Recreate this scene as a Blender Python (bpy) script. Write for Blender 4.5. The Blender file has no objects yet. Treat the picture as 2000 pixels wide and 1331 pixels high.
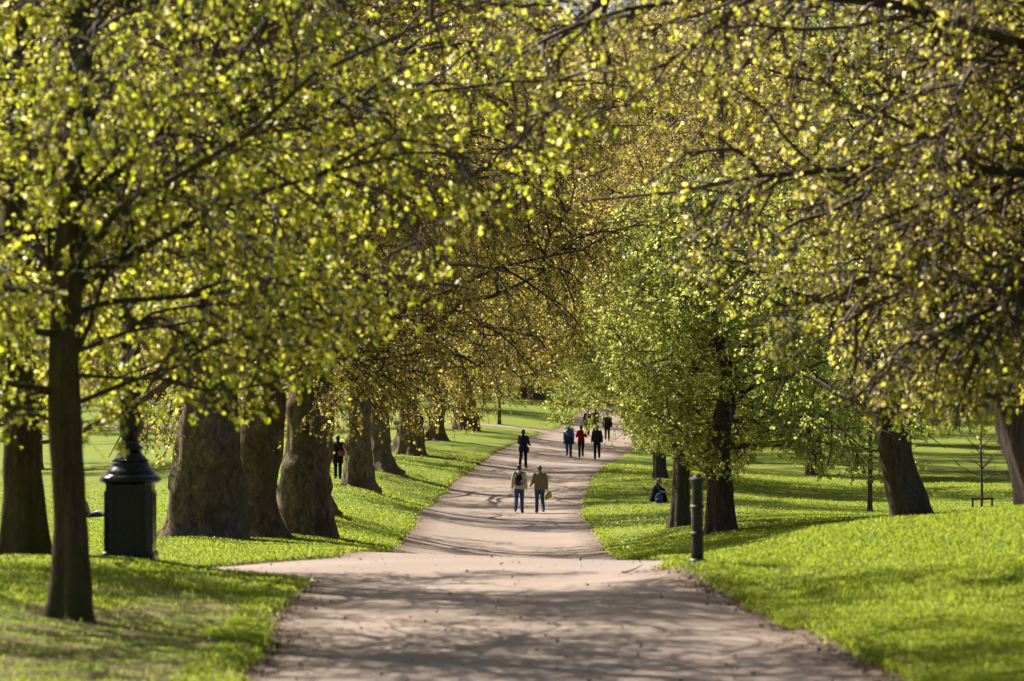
import bpy, math, random
import numpy as np
from mathutils import Vector, Matrix

# ------------------------------------------------------------------ basics
SC = bpy.context.scene
COL = SC.collection
F = 7000.0          # focal length in pixels of a 2000 px wide frame
YH = 780.0          # the row of the horizon in that frame
Z0 = 2.4            # eye height in world units
PI = math.pi


def P(px, py, d):
    """Point of the place seen at (px, py) of the 2000 px frame, d metres away."""
    return np.array([(px - 1000.0) / F * d, d, Z0 - (py - YH) / F * d])


def tag(o, label=None, cat=None, group=None, kind=None):
    if label: o['label'] = label
    if cat: o['category'] = cat
    if group: o['group'] = group
    if kind: o['kind'] = kind
    return o


def empty(name, loc, rz=0.0):
    o = bpy.data.objects.new(name, None)
    COL.objects.link(o)
    o.location = loc
    o.rotation_euler = (0, 0, rz)
    o.empty_display_size = 0.3
    return o


def mesh_np(name, V, faces, mats, parent=None, smooth=True, mat_idx=None, attrs=None):
    """faces: list of int arrays (n,3) or (n,4)."""
    V = np.asarray(V, dtype=np.float32)
    me = bpy.data.meshes.new(name)
    faces = [np.asarray(f, dtype=np.int32) for f in faces if len(f)]
    nl = sum(f.size for f in faces)
    npoly = sum(len(f) for f in faces)
    me.vertices.add(len(V))
    me.vertices.foreach_set('co', V.ravel())
    me.loops.add(nl)
    me.loops.foreach_set('vertex_index', np.concatenate([f.ravel() for f in faces]))
    me.polygons.add(npoly)
    starts, s = [], 0
    for f in faces:
        k = f.shape[1]
        starts.append(np.arange(len(f), dtype=np.int32) * k + s)
        s += f.size
    me.polygons.foreach_set('loop_start', np.concatenate(starts))
    if mat_idx is not None:
        me.polygons.foreach_set('material_index', np.asarray(mat_idx, dtype=np.int32))
    me.polygons.foreach_set('use_smooth', np.full(npoly, bool(smooth)))
    for m in (mats if isinstance(mats, (list, tuple)) else [mats]):
        me.materials.append(m)
    if attrs:
        for an, av in attrs.items():
            a = me.attributes.new(an, 'FLOAT', 'POINT')
            a.data.foreach_set('value', np.asarray(av, dtype=np.float32))
    me.update(calc_edges=True)
    me.validate()
    o = bpy.data.objects.new(name, me)
    COL.objects.link(o)
    if parent is not None: o.parent = parent
    return o


class MB:
    """Collects simple closed shapes into one mesh."""
    def __init__(s):
        s.v = []; s.q = []; s.t = []; s.n = 0

    def add(s, V, quads=(), tris=()):
        V = np.asarray(V, float)
        if len(quads): s.q.append(np.asarray(quads, int) + s.n)
        if len(tris): s.t.append(np.asarray(tris, int) + s.n)
        s.v.append(V); s.n += len(V)
        return s

    def lathe(s, prof, n=32, c=(0, 0, 0), mod=None):
        prof = np.asarray(prof, float)
        k = len(prof)
        th = np.arange(n) * 2 * PI / n
        V = np.zeros((k, n, 3))
        rr = prof[:, 0][:, None] * np.ones(n)[None]
        if mod is not None: rr = mod(rr, prof[:, 1][:, None], th[None])
        V[..., 0] = rr * np.cos(th); V[..., 1] = rr * np.sin(th)
        V[..., 2] = prof[:, 1][:, None]
        V += np.asarray(c, float)
        i, j = np.meshgrid(np.arange(k - 1), np.arange(n), indexing='ij')
        a = i * n + j; b = i * n + (j + 1) % n
        q = np.stack([a, b, b + n, a + n], -1).reshape(-1, 4)
        V = V.reshape(-1, 3)
        tr = []
        m = len(V)
        V = np.vstack([V, V[:n].mean(0), V[-n:].mean(0)])
        for j in range(n):
            tr.append((m, (j + 1) % n, j))
            tr.append((m + 1, (k - 1) * n + j, (k - 1) * n + (j + 1) % n))
        return s.add(V, q, tr)

    def box(s, lo, hi, M=None):
        lo = np.asarray(lo, float); hi = np.asarray(hi, float)
        V = np.array([[(lo, hi)[(k >> b) & 1][b] for b in range(3)] for k in range(8)])
        if M is not None: V = (np.asarray(M)[:3, :3] @ V.T).T + np.asarray(M)[:3, 3]
        return s.add(V, [(0, 2, 3, 1), (4, 5, 7, 6), (0, 1, 5, 4), (2, 6, 7, 3), (0, 4, 6, 2), (1, 3, 7, 5)])

    def rings(s, rings):
        """loft closed rings (k, n, 3) with caps"""
        R = np.asarray(rings, float); k, n = R.shape[:2]
        i, j = np.meshgrid(np.arange(k - 1), np.arange(n), indexing='ij')
        a = i * n + j; b = i * n + (j + 1) % n
        q = np.stack([a, b, b + n, a + n], -1).reshape(-1, 4)
        V = R.reshape(-1, 3); m = len(V)
        V = np.vstack([V, R[0].mean(0), R[-1].mean(0)])
        tr = []
        for j in range(n):
            tr.append((m, (j + 1) % n, j))
            tr.append((m + 1, (k - 1) * n + j, (k - 1) * n + (j + 1) % n))
        return s.add(V, q, tr)

    def caps(s, p0, r0, p1, r1, n=12, h=4):
        """tapered capsule"""
        p0 = np.asarray(p0, float); p1 = np.asarray(p1, float)
        d = p1 - p0; L = np.linalg.norm(d)
        d = d / L if L > 1e-9 else np.array([0, 0, 1.0])
        ref = np.array([1.0, 0, 0]) if abs(d[0]) < 0.8 else np.array([0, 1.0, 0])
        u = np.cross(d, ref); u /= np.linalg.norm(u); w = np.cross(d, u)
        th = np.arange(n) * 2 * PI / n
        circ = np.cos(th)[:, None] * u + np.sin(th)[:, None] * w
        R = []
        for k in range(h):
            a = -PI / 2 + PI / 2 * (k + 0.4) / h
            R.append(p0 + d * r0 * math.sin(a) + circ * r0 * math.cos(a))
        R.append(p0 + circ * r0)
        R.append(p1 + circ * r1)
        for k in range(h):
            a = PI / 2 * (k + 0.6) / h
            R.append(p1 + d * r1 * math.sin(a) + circ * r1 * math.cos(a))
        return s.rings(R)

    def ell(s, c, r, n=14, k=9, M=None):
        R = []
        th = np.arange(n) * 2 * PI / n
        for i in range(k):
            a = -PI / 2 + PI * (i + 0.5) / k
            X = np.stack([np.cos(th) * math.cos(a) * r[0], np.sin(th) * math.cos(a) * r[1], np.full(n, math.sin(a) * r[2])], -1)
            if M is not None: X = X @ np.asarray(M).T
            R.append(X + np.asarray(c, float))
        return s.rings(R)

    def build(s, name, mat, parent=None, smooth=True):
        fs = []
        if s.q: fs.append(np.concatenate(s.q))
        if s.t: fs.append(np.concatenate(s.t))
        return mesh_np(name, np.concatenate(s.v), fs, mat, parent, smooth)


def nrm(v):
    return v / np.maximum(np.linalg.norm(v, axis=-1, keepdims=True), 1e-9)


def _hash(ix, iy, iz):
    h = np.sin(ix * 127.1 + iy * 311.7 + iz * 74.7) * 43758.5453
    return h - np.floor(h)


def vnoise(p, seed=0.0):
    """value noise, p (...,3)"""
    p = np.asarray(p, float) + seed
    i = np.floor(p); f = p - i; f = f * f * (3 - 2 * f)
    x, y, z = i[..., 0], i[..., 1], i[..., 2]
    fx, fy, fz = f[..., 0], f[..., 1], f[..., 2]
    r = 0
    for dx in (0, 1):
        for dy in (0, 1):
            for dz in (0, 1):
                w = (fx if dx else 1 - fx) * (fy if dy else 1 - fy) * (fz if dz else 1 - fz)
                r = r + w * _hash(x + dx, y + dy, z + dz)
    return r * 2 - 1


# ------------------------------------------------------------------ materials
def new_mat(name):
    m = bpy.data.materials.new(name)
    m.use_nodes = True
    nt = m.node_tree
    nt.nodes.clear()
    out = nt.nodes.new('ShaderNodeOutputMaterial')
    return m, nt, out


def ramp(nt, stops):
    r = nt.nodes.new('ShaderNodeValToRGB')
    el = r.color_ramp.elements
    while len(el) < len(stops): el.new(0.5)
    for e, (p, c) in zip(el, stops):
        e.position = p; e.color = (*c, 1)
    return r


def noise(nt, scale, detail=4, rough=0.6, vec=None, dist=0.0):
    n = nt.nodes.new('ShaderNodeTexNoise')
    n.inputs['Scale'].default_value = scale
    n.inputs['Detail'].default_value = detail
    n.inputs['Roughness'].default_value = rough
    n.inputs['Distortion'].default_value = dist
    if vec is not None: nt.links.new(vec, n.inputs['Vector'])
    return n


def mixc(nt, fac, a, b, mode='MIX'):
    m = nt.nodes.new('ShaderNodeMix'); m.data_type = 'RGBA'; m.blend_type = mode
    for s, v in ((m.inputs[0], fac), (m.inputs[6], a), (m.inputs[7], b)):
        if isinstance(v, (int, float)): s.default_value = v
        elif isinstance(v, tuple): s.default_value = (*v, 1)
        else: nt.links.new(v, s)
    return m.outputs[2]


def math_n(nt, op, a, b=None, clamp=False):
    m = nt.nodes.new('ShaderNodeMath'); m.operation = op; m.use_clamp = clamp
    for s, v in ((m.inputs[0], a), (m.inputs[1], b)):
        if v is None: continue
        if isinstance(v, (int, float)): s.default_value = v
        else: nt.links.new(v, s)
    return m.outputs[0]


def maprange(nt, v, a, b, c=0.0, d=1.0):
    m = nt.nodes.new('ShaderNodeMapRange')
    nt.links.new(v, m.inputs[0])
    for i, x in enumerate((a, b, c, d)): m.inputs[1 + i].default_value = x
    return m.outputs[0]


def principled(nt, color, rough=0.6, metal=0.0, spec=0.5, bump=None, bump_s=0.3, bump_d=0.02):
    b = nt.nodes.new('ShaderNodeBsdfPrincipled')
    if isinstance(color, tuple): b.inputs['Base Color'].default_value = (*color, 1)
    else: nt.links.new(color, b.inputs['Base Color'])
    if isinstance(rough, (int, float)): b.inputs['Roughness'].default_value = rough
    else: nt.links.new(rough, b.inputs['Roughness'])
    b.inputs['Metallic'].default_value = metal
    b.inputs['Specular IOR Level'].default_value = spec
    if bump is not None:
        bp = nt.nodes.new('ShaderNodeBump')
        bp.inputs['Strength'].default_value = bump_s
        bp.inputs['Distance'].default_value = bump_d
        nt.links.new(bump, bp.inputs['Height'])
        nt.links.new(bp.outputs[0], b.inputs['Normal'])
    return b


def objvec(nt, sx=1, sy=1, sz=1):
    t = nt.nodes.new('ShaderNodeTexCoord')
    m = nt.nodes.new('ShaderNodeMapping')
    m.inputs['Scale'].default_value = (sx, sy, sz)
    nt.links.new(t.outputs['Object'], m.inputs['Vector'])
    return m.outputs[0]


def leaf_mat(name, stops, tr_gain=1.5, tr_mix=0.5, gloss=0.35, spec=0.5):
    m, nt, out = new_mat(name)
    g = nt.nodes.new('ShaderNodeNewGeometry')
    r = ramp(nt, stops)
    nt.links.new(g.outputs['Random Per Island'], r.inputs[0])
    b = principled(nt, r.outputs[0], gloss, 0, spec)
    hs = nt.nodes.new('ShaderNodeHueSaturation')
    hs.inputs['Saturation'].default_value = 1.03
    hs.inputs['Value'].default_value = tr_gain
    nt.links.new(r.outputs[0], hs.inputs['Color'])
    t = nt.nodes.new('ShaderNodeBsdfTranslucent')
    nt.links.new(hs.outputs[0], t.inputs['Color'])
    mx = nt.nodes.new('ShaderNodeMixShader')
    mx.inputs[0].default_value = tr_mix
    nt.links.new(b.outputs[0], mx.inputs[1]); nt.links.new(t.outputs[0], mx.inputs[2])
    nt.links.new(mx.outputs[0], out.inputs[0])
    return m


def bark_mat(name, dark, mid, light, vs=(6, 6, 1.2), patch=None, moss=None, bump=0.6, spec=0.2):
    m, nt, out = new_mat(name)
    v = objvec(nt, *vs)
    n1 = noise(nt, 1.6, 6, 0.65, v, 0.4)
    n2 = noise(nt, 5.0, 5, 0.7, v, 0.2)
    r = ramp(nt, [(0.28, dark), (0.5, mid), (0.75, light)])
    nt.links.new(n1.outputs[0], r.inputs[0])
    c = r.outputs[0]
    if patch:
        pv = objvec(nt, 1.6, 1.6, 1.0)
        n3 = noise(nt, 2.2, 3, 0.55, pv, 0.6)
        c = mixc(nt, maprange(nt, n3.outputs[0], 0.54, 0.6, 0, 0.75), c, patch[0])
        n4 = noise(nt, 5.5, 3, 0.55, pv, 0.5)
        c = mixc(nt, maprange(nt, n4.outputs[0], 0.6, 0.66, 0, 0.8), c, patch[1])
    if moss:
        mv = objvec(nt, 1, 1, 0.3)
        n5 = noise(nt, 3.0, 4, 0.6, mv)
        c = mixc(nt, maprange(nt, n5.outputs[0], 0.4, 0.62, 0, 0.8), c, moss)
    n6 = noise(nt, 13.0, 4, 0.7, v, 0.3)
    c = mixc(nt, 0.75, c, n2.outputs[0], 'OVERLAY')
    c = mixc(nt, maprange(nt, n6.outputs[0], 0.30, 0.50, 0.75, 0.0), c, tuple(x * 0.3 for x in dark))
    h = math_n(nt, 'ADD', math_n(nt, 'ADD', n1.outputs[0], math_n(nt, 'MULTIPLY', n2.outputs[0], 0.5)), math_n(nt, 'MULTIPLY', n6.outputs[0], 0.35))
    b = principled(nt, c, 0.9, 0, spec, h, bump, 0.05)
    nt.links.new(b.outputs[0], out.inputs[0])
    return m


def plain_mat(name, col, rough=0.7, var=0.25, scale=25, bump=0.15, metal=0, spec=0.4, bd=0.004):
    m, nt, out = new_mat(name)
    n = noise(nt, scale, 5, 0.6, objvec(nt))
    c = mixc(nt, maprange(nt, n.outputs[0], 0.3, 0.7, 0, 1),
             tuple(x * (1 - var) for x in col), tuple(min(1, x * (1 + var)) for x in col))
    b = principled(nt, c, rough, metal, spec, n.outputs[0], bump, bd)
    nt.links.new(b.outputs[0], out.inputs[0])
    return m


M = {}
M['lime_leaf'] = leaf_mat('lime_leaf', [(0.0, (0.17, 0.23, 0.022)), (0.25, (0.30, 0.335, 0.032)), (0.6, (0.47, 0.465, 0.045)), (0.85, (0.56, 0.52, 0.12)), (1.0, (0.66, 0.62, 0.38))], 1.6, 0.68, 0.33, 0.5)
M['right_leaf'] = leaf_mat('pale_lime_leaf', [(0.0, (0.18, 0.20, 0.03)), (0.25, (0.33, 0.32, 0.04)), (0.6, (0.48, 0.45, 0.06)), (0.85, (0.52, 0.43, 0.15)), (1.0, (0.66, 0.58, 0.42))], 1.55, 0.66, 0.33, 0.5)
M['plane_leaf'] = leaf_mat('plane_leaf', [(0.0, (0.24, 0.165, 0.05)), (0.3, (0.40, 0.30, 0.075)), (0.6, (0.50, 0.41, 0.08)), (0.85, (0.42, 0.42, 0.06)), (1.0, (0.70, 0.60, 0.42))], 1.55, 0.63, 0.32, 0.55)
M['green_leaf'] = leaf_mat('green_leaf', [(0.0, (0.19, 0.23, 0.040)), (0.4, (0.31, 0.345, 0.065)), (0.75, (0.40, 0.42, 0.09)), (1.0, (0.55, 0.55, 0.26))], 1.6, 0.66, 0.33, 0.5)
M['grass_blade'] = leaf_mat('grass_blade', [(0.0, (0.17, 0.23, 0.02)), (0.5, (0.21, 0.265, 0.024)), (0.9, (0.26, 0.295, 0.032)), (1.0, (0.36, 0.35, 0.09))], 1.65, 0.60, 0.55, 0.25)
M['twig'] = plain_mat('twig', (0.085, 0.053, 0.038), 0.75, 0.35, 9, 0.3)
M['lime_bark'] = bark_mat('lime_bark', (0.035, 0.026, 0.018), (0.075, 0.056, 0.036), (0.13, 0.10, 0.065), (7, 7, 1.0), moss=(0.085, 0.08, 0.018))
M['plane_bark'] = bark_mat('plane_bark', (0.055, 0.038, 0.027), (0.165, 0.118, 0.083), (0.34, 0.255, 0.18), (4, 4, 2.2), patch=((0.15, 0.12, 0.055), (0.34, 0.15, 0.075)), bump=1.0)
M['dark_bark'] = bark_mat('dark_bark', (0.04, 0.03, 0.026), (0.09, 0.068, 0.055), (0.16, 0.12, 0.10), (8, 8, 0.9), bump=0.9)


# ------------------------------------------------------------------ the lie of the land
CP = [P(*a) for a in (
    (1114, 1331, 30.3), (1063, 1260, 34), (1000, 1200, 38.5), (960, 1150, 43.5), (1000, 1112, 48), (1000, 1085, 55),
    (985, 1068, 103), (985, 1030, 116), (981, 1000, 130), (1053, 915, 165), (1087, 890, 184), (1120, 868, 208), (1160, 846, 233),
    (1220, 800, 280), (1240, 770, 310), (1260, 735, 350),
    (0, 1331, 29.5), (300, 1331, 30), (135, 1213, 36), (300, 1200, 38), (45, 1094, 47), (255, 1095, 47), (335, 1106, 46.5), (480, 1130, 45), (530, 1152, 43),
    (395, 1053, 79), (490, 1052, 83), (577, 1048, 87), (630, 1003, 104), (702, 953, 128), (745, 920, 148), (803, 890, 168), (850, 862, 190), (905, 840, 215),
    (640, 1074, 62), (740, 1050, 95), (720, 1020, 107), (800, 980, 134), (850, 930, 152),
    (60, 1000, 140), (250, 950, 170), (185, 1078, 62), (185, 1062, 80), (185, 1040, 105), (190, 1014, 140), (60, 1070, 75), (60, 1035, 110), (280, 1077, 65), (290, 1040, 105), (290, 1000, 138), (80, 905, 200), (100, 872, 225), (1000, 800, 262), (1000, 765, 310),
    (2000, 1331, 28.8), (1850, 1331, 29.5), (1700, 1260, 33.5), (1800, 1180, 38), (2000, 1150, 38.5), (1500, 1172, 41), (1362, 1100, 44.5), (1300, 1108, 46.3),
    (1420, 1072, 50), (1530, 1048, 52), (1700, 1026, 52), (2000, 996, 50), (1800, 1080, 44), (2150, 1000, 46),
    (1325, 1032, 105), (1405, 1045, 95), (1250, 1058, 101), (1780, 1014, 85), (1985, 1002, 63), (1698, 1003, 130), (1917, 992, 135), (1280, 984, 135), (1500, 950, 155),
    (1290, 940, 150), (1500, 905, 195), (1700, 900, 200), (1900, 835, 290), (1500, 840, 270), (1230, 900, 185))]
CP += [np.array([x, y, Z0 + z]) for x, y, z in (
    (0, 65, -2.87), (0, 78, -3.62), (0, 90, -4.12), (-6, 53, -2.52), (-11, 54, -2.5), (-4.6, 52.6, -2.47), (-3.1, 54.5, -2.43), (5, 57.5, -2.62), (5, 68, -2.85), (3, 60, -2.66), (2.7, 54.3, -2.40),
    (-40, 100, -3.6), (-40, 50, -2.2), (-60, 150, -3.6), (-60, 250, -1.2), (-25, 85, -3.7), (-14, 70, -3.2), (60, 50, -1), (60, 100, -3), (60, 200, -3), (60, 300, -1),
    (-60, 330, 1.5), (0, 430, 5), (70, 430, 5), (-70, 430, 5), (0, 620, 9), (120, 620, 9), (-120, 620, 9), (0, 0, -1.72), (30, 0, -1.4), (-30, 0, -1.5), (0, -40, -1.5),
    (120, 0, -1), (-120, 0, -1), (120, 150, -2.5), (-120, 150, -2.5), (120, 350, 1), (-120, 350, 2), (0.6, 15, -2.1), (12, 18, -1.9), (-12, 18, -2.0), (120, -60, -1), (-120, -60, -1))]
CP = np.array(CP)
_S = np.array([1.0, 0.25])


def _tps_fit(pts, lam=0.0006):
    X = pts[:, :2] * _S
    n = len(X)
    D = np.linalg.norm(X[:, None] - X[None], axis=-1)
    K = np.where(D > 0, D * D * np.log(D + 1e-9), 0) + lam * n * np.eye(n)
    A = np.zeros((n + 3, n + 3))
    A[:n, :n] = K; A[:n, n] = 1; A[:n, n + 1:] = X
    A[n, :n] = 1; A[n + 1:, :n] = X.T
    b = np.zeros(n + 3); b[:n] = pts[:, 2]
    return X, np.linalg.solve(A, b)


_TX, _TW = _tps_fit(CP)


def zf(x, y):
    x = np.asarray(x, float); y = np.asarray(y, float)
    sh = x.shape
    q = np.stack([np.clip(x.ravel(), -130, 130), np.clip(y.ravel(), -65, 640)], -1) * _S
    out = np.zeros(len(q))
    n = len(_TX)
    for i in range(0, len(q), 20000):
        D = np.linalg.norm(q[i:i + 20000, None] - _TX[None], axis=-1)
        K = D * D * np.log(D + 1e-9)
        out[i:i + 20000] = K @ _TW[:n] + _TW[n] + q[i:i + 20000] @ _TW[n + 1:]
    return out.reshape(sh)


def gz(x, y):
    return float(zf(np.array([x]), np.array([y]))[0])


PATHS = [
    [(0.7, -60, 2.8), (0.55, 24, 2.8), (0.48, 30.3, 2.8), (0.3, 36, 2.75), (-0.2, 43, 2.45), (-0.3, 47, 2.2), (-0.2, 54, 2.6), (-0.1, 70, 2.75), (-0.2, 101, 2.8), (-0.35, 130, 2.78),
     (0.3, 148, 2.78), (1.27, 165, 2.8), (2.3, 184, 2.85), (4.0, 210, 3.0), (6, 233, 3.1), (11.2, 310, 3.2), (16, 380, 3.2), (22, 460, 3.2)],
    [(-0.4, 51.2, 4.6), (-2.3, 50.9, 4.9), (-5, 51.4, 1.6), (-12, 52.5, 1.6), (-40, 52, 2.0), (-90, 45, 2.0)],
    [(0, 53.0, 3.2), (2.6, 54.4, 2.4), (6, 58, 1.7), (12, 64, 1.7), (40, 84, 1.8), (90, 110, 1.8)],
    [(4.5, 226, 2.2), (-4, 232, 2.0), (-14, 243, 2.0), (-40, 262, 2.0), (-90, 285, 2.0)],
    [(-90, 352, 1.6), (-10, 345, 1.6), (14, 346, 1.6), (45, 310, 1.5), (90, 290, 1.5)],
]


def psdf(x, y):
    """signed distance to the edge of the tarmac, negative on it"""
    x = np.asarray(x, float); y = np.asarray(y, float)
    tot = None
    for pl in PATHS:
        dmin = None
        for (ax, ay, ar), (bx, by, br) in zip(pl[:-1], pl[1:]):
            vx, vy = bx - ax, by - ay
            t = np.clip(((x - ax) * vx + (y - ay) * vy) / (vx * vx + vy * vy), 0, 1)
            d = np.hypot(x - ax - t * vx, y - ay - t * vy) - (ar + t * (br - ar))
            dmin = d if dmin is None else np.minimum(dmin, d)
        if tot is None: tot = dmin
        else:
            k = 0.9
            h = np.clip(0.5 + 0.5 * (tot - dmin) / k, 0, 1)
            tot = tot * (1 - h) + dmin * h - k * h * (1 - h)
    p = np.stack([x, y, np.zeros_like(x)], -1)
    return tot + 0.09 * vnoise(p * 1.1) + 0.05 * vnoise(p * 3.7, 7.0)


def axis(fine, lo, hi, step, grow):
    a = [fine[0]]
    while a[-1] < fine[1]: a.append(a[-1] + step)
    s = step
    while a[-1] < hi: s *= grow; a.append(a[-1] + s)
    b = []; s = step; c = fine[0]
    while c > lo: s *= grow; c -= s; b.append(c)
    return np.array(b[::-1] + a)


gx = axis((-9.5, 9.5), -210, 210, 0.17, 1.06)
gy = axis((27, 66), -70, 660, 0.2, 1.02)
GX, GY = np.meshgrid(gx, gy)
SD = psdf(GX, GY)


def lip(sd, d):
    """the turf stands a little above the tarmac and is cut away under it"""
    t = np.clip((sd + 0.12) / 0.24, 0, 1)
    return -0.16 + 0.19 * t * t * (3 - 2 * t)


def turf(x, y, sd=None):
    if sd is None: sd = psdf(x, y)
    p = np.stack([x, y, np.zeros_like(x)], -1)
    w = np.clip(sd / 1.5, 0, 1)
    return zf(x, y) + lip(sd, y) + w * (0.045 * vnoise(p * 0.55, 3.0) + 0.018 * vnoise(p * 1.9, 11.0))


GZ = turf(GX, GY, SD)
ny, nx = GX.shape
ii, jj = np.meshgrid(np.arange(ny - 1), np.arange(nx - 1), indexing='ij')
a_ = (ii * nx + jj).ravel()
quads = np.stack([a_, a_ + 1, a_ + nx + 1, a_ + nx], -1)

m, nt, out = new_mat('turf')
v = objvec(nt)
n1 = noise(nt, 0.55, 5, 0.6, v)
n2 = noise(nt, 6.0, 6, 0.7, v)
n3 = noise(nt, 55.0, 4, 0.7, v)
r = ramp(nt, [(0.25, (0.095, 0.155, 0.013)), (0.5, (0.165, 0.215, 0.018)), (0.75, (0.24, 0.255, 0.035))])
nt.links.new(math_n(nt, 'ADD', math_n(nt, 'MULTIPLY', n1.outputs[0], 0.6), math_n(nt, 'MULTIPLY', n2.outputs[0], 0.4)), r.inputs[0])
c = mixc(nt, 0.55, r.outputs[0], n3.outputs[0], 'OVERLAY')
at = nt.nodes.new('ShaderNodeAttribute'); at.attribute_name = 'edge'
bare = math_n(nt, 'MULTIPLY', maprange(nt, at.outputs['Fac'], 0.05, 0.35, 1, 0), maprange(nt, n2.outputs[0], 0.4, 0.6))
c = mixc(nt, bare, c, (0.10, 0.07, 0.035))
sepg = nt.nodes.new('ShaderNodeSeparateXYZ'); nt.links.new(v, sepg.inputs[0])
bare2 = math_n(nt, 'MULTIPLY', math_n(nt, 'MULTIPLY', maprange(nt, sepg.outputs[0], -3.0, -1.9, 1, 0), maprange(nt, sepg.outputs[1], 39, 43, 1, 0)), maprange(nt, noise(nt, 1.1, 4, 0.6, v).outputs[0], 0.40, 0.52))
c = mixc(nt, math_n(nt, 'MULTIPLY', bare2, 0.85), c, (0.17, 0.115, 0.07))
worn = maprange(nt, noise(nt, 0.21, 3, 0.6, v).outputs[0], 0.56, 0.7, 0, 0.5)
c = mixc(nt, worn, c, (0.24, 0.22, 0.05))
h = math_n(nt, 'ADD', math_n(nt, 'MULTIPLY', n2.outputs[0], 0.7), math_n(nt, 'MULTIPLY', n3.outputs[0], 0.5))
b = principled(nt, c, 0.8, 0, 0.15, h, 0.8, 0.06)
nt.links.new(b.outputs[0], out.inputs[0])
M['turf'] = m
lawn = mesh_np('lawn', np.stack([GX, GY, GZ], -1).reshape(-1, 3), [quads], M['turf'], attrs={'edge': SD.ravel()})
tag(lawn, 'rolling green park lawn on both sides of the path', 'lawn', kind='structure')

# tarmac
m, nt, out = new_mat('tarmac')
v = objvec(nt)
big = noise(nt, 0.35, 4, 0.6, v)
med = noise(nt, 3.0, 5, 0.65, v)
fine = noise(nt, 70.0, 3, 0.7, v)
c = mixc(nt, maprange(nt, big.outputs[0], 0.35, 0.65), (0.260, 0.194, 0.155), (0.305, 0.233, 0.190))
c = mixc(nt, maprange(nt, med.outputs[0], 0.45, 0.75, 0, 0.4), c, (0.22, 0.175, 0.16))
c = mixc(nt, 0.45, c, fine.outputs[0], 'OVERLAY')
vor = nt.nodes.new('ShaderNodeTexVoronoi'); vor.inputs['Scale'].default_value = 55
nt.links.new(v, vor.inputs['Vector'])
c = mixc(nt, maprange(nt, vor.outputs['Distance'], 0.0, 0.28, 0.5, 0.0), c, (0.34, 0.285, 0.245))
# relaid strip across the crossing, a seam and hairline cracks
sep = nt.nodes.new('ShaderNodeSeparateXYZ'); nt.links.new(v, sep.inputs[0])
wob = math_n(nt, 'MULTIPLY', math_n(nt, 'SUBTRACT', med.outputs[0], 0.5), 0.5)
sx = math_n(nt, 'ADD', sep.outputs[0], wob); sy = math_n(nt, 'ADD', sep.outputs[1], wob)


def band(s, a, b, e=0.03):
    return math_n(nt, 'MULTIPLY', maprange(nt, s, a - e, a + e), maprange(nt, s, b - e, b + e, 1, 0))


patch = math_n(nt, 'MULTIPLY', band(sx, 0.9, 2.4), band(sy, 49.0, 54.5))
c = mixc(nt, math_n(nt, 'MULTIPLY', patch, 0.55), c, (0.235, 0.22, 0.225))
seam = math_n(nt, 'MAXIMUM', band(sy, 45.3, 45.36, 0.02), band(sy, 54.6, 54.68, 0.02))
crk = noise(nt, 0.8, 5, 0.6, v, 1.5)
crack = math_n(nt, 'MULTIPLY', maprange(nt, math_n(nt, 'ABSOLUTE', math_n(nt, 'SUBTRACT', crk.outputs[0], 0.5)), 0.0, 0.004, 1, 0), 0.12)
c = mixc(nt, math_n(nt, 'MAXIMUM', math_n(nt, 'MULTIPLY', seam, 0.5), crack), c, (0.10, 0.075, 0.065))
at = nt.nodes.new('ShaderNodeAttribute'); at.attribute_name = 'edge'
dirt = math_n(nt, 'MULTIPLY', maprange(nt, at.outputs['Fac'], -0.75, -0.05), maprange(nt, med.outputs[0], 0.33, 0.52))
c = mixc(nt, math_n(nt, 'MULTIPLY', dirt, 0.85), c, (0.10, 0.058, 0.034))
b = principled(nt, c, 0.75, 0, 0.35, math_n(nt, 'ADD', fine.outputs[0], math_n(nt, 'MULTIPLY', vor.outputs['Distance'], 0.6)), 0.35, 0.008)
nt.links.new(b.outputs[0], out.inputs[0])
M['tarmac'] = m


def sheet(name, xs, ys, dz, label, keep):
    X, Y = np.meshgrid(xs, ys)
    S = psdf(X, Y)
    Z = zf(X, Y) + dz
    n_y, n_x = X.shape
    i, j = np.meshgrid(np.arange(n_y - 1), np.arange(n_x - 1), indexing='ij')
    a = (i * n_x + j).ravel()
    q = np.stack([a, a + 1, a + n_x + 1, a + n_x], -1)
    ok = keep(X, Y, S).ravel()
    q = q[ok[q].all(1)]
    used = np.unique(q)
    mp = np.full(X.size, -1); mp[used] = np.arange(len(used))
    o = mesh_np(name, np.stack([X, Y, Z], -1).reshape(-1, 3)[used], [mp[q]], M['tarmac'], attrs={'edge': S.ravel()[used]})
    return tag(o, label, 'path', kind='structure')


sheet('path', axis((-6, 6), -95, 95, 0.25, 1.03), axis((27, 66), -62, 480, 0.25, 1.012), -0.035,
      'pinkish tarmac park path with a crossing, running away between the trees', lambda X, Y, S: S < 0.45)

# ------------------------------------------------------------------ grass blades
rng = np.random.default_rng(7)


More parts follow.
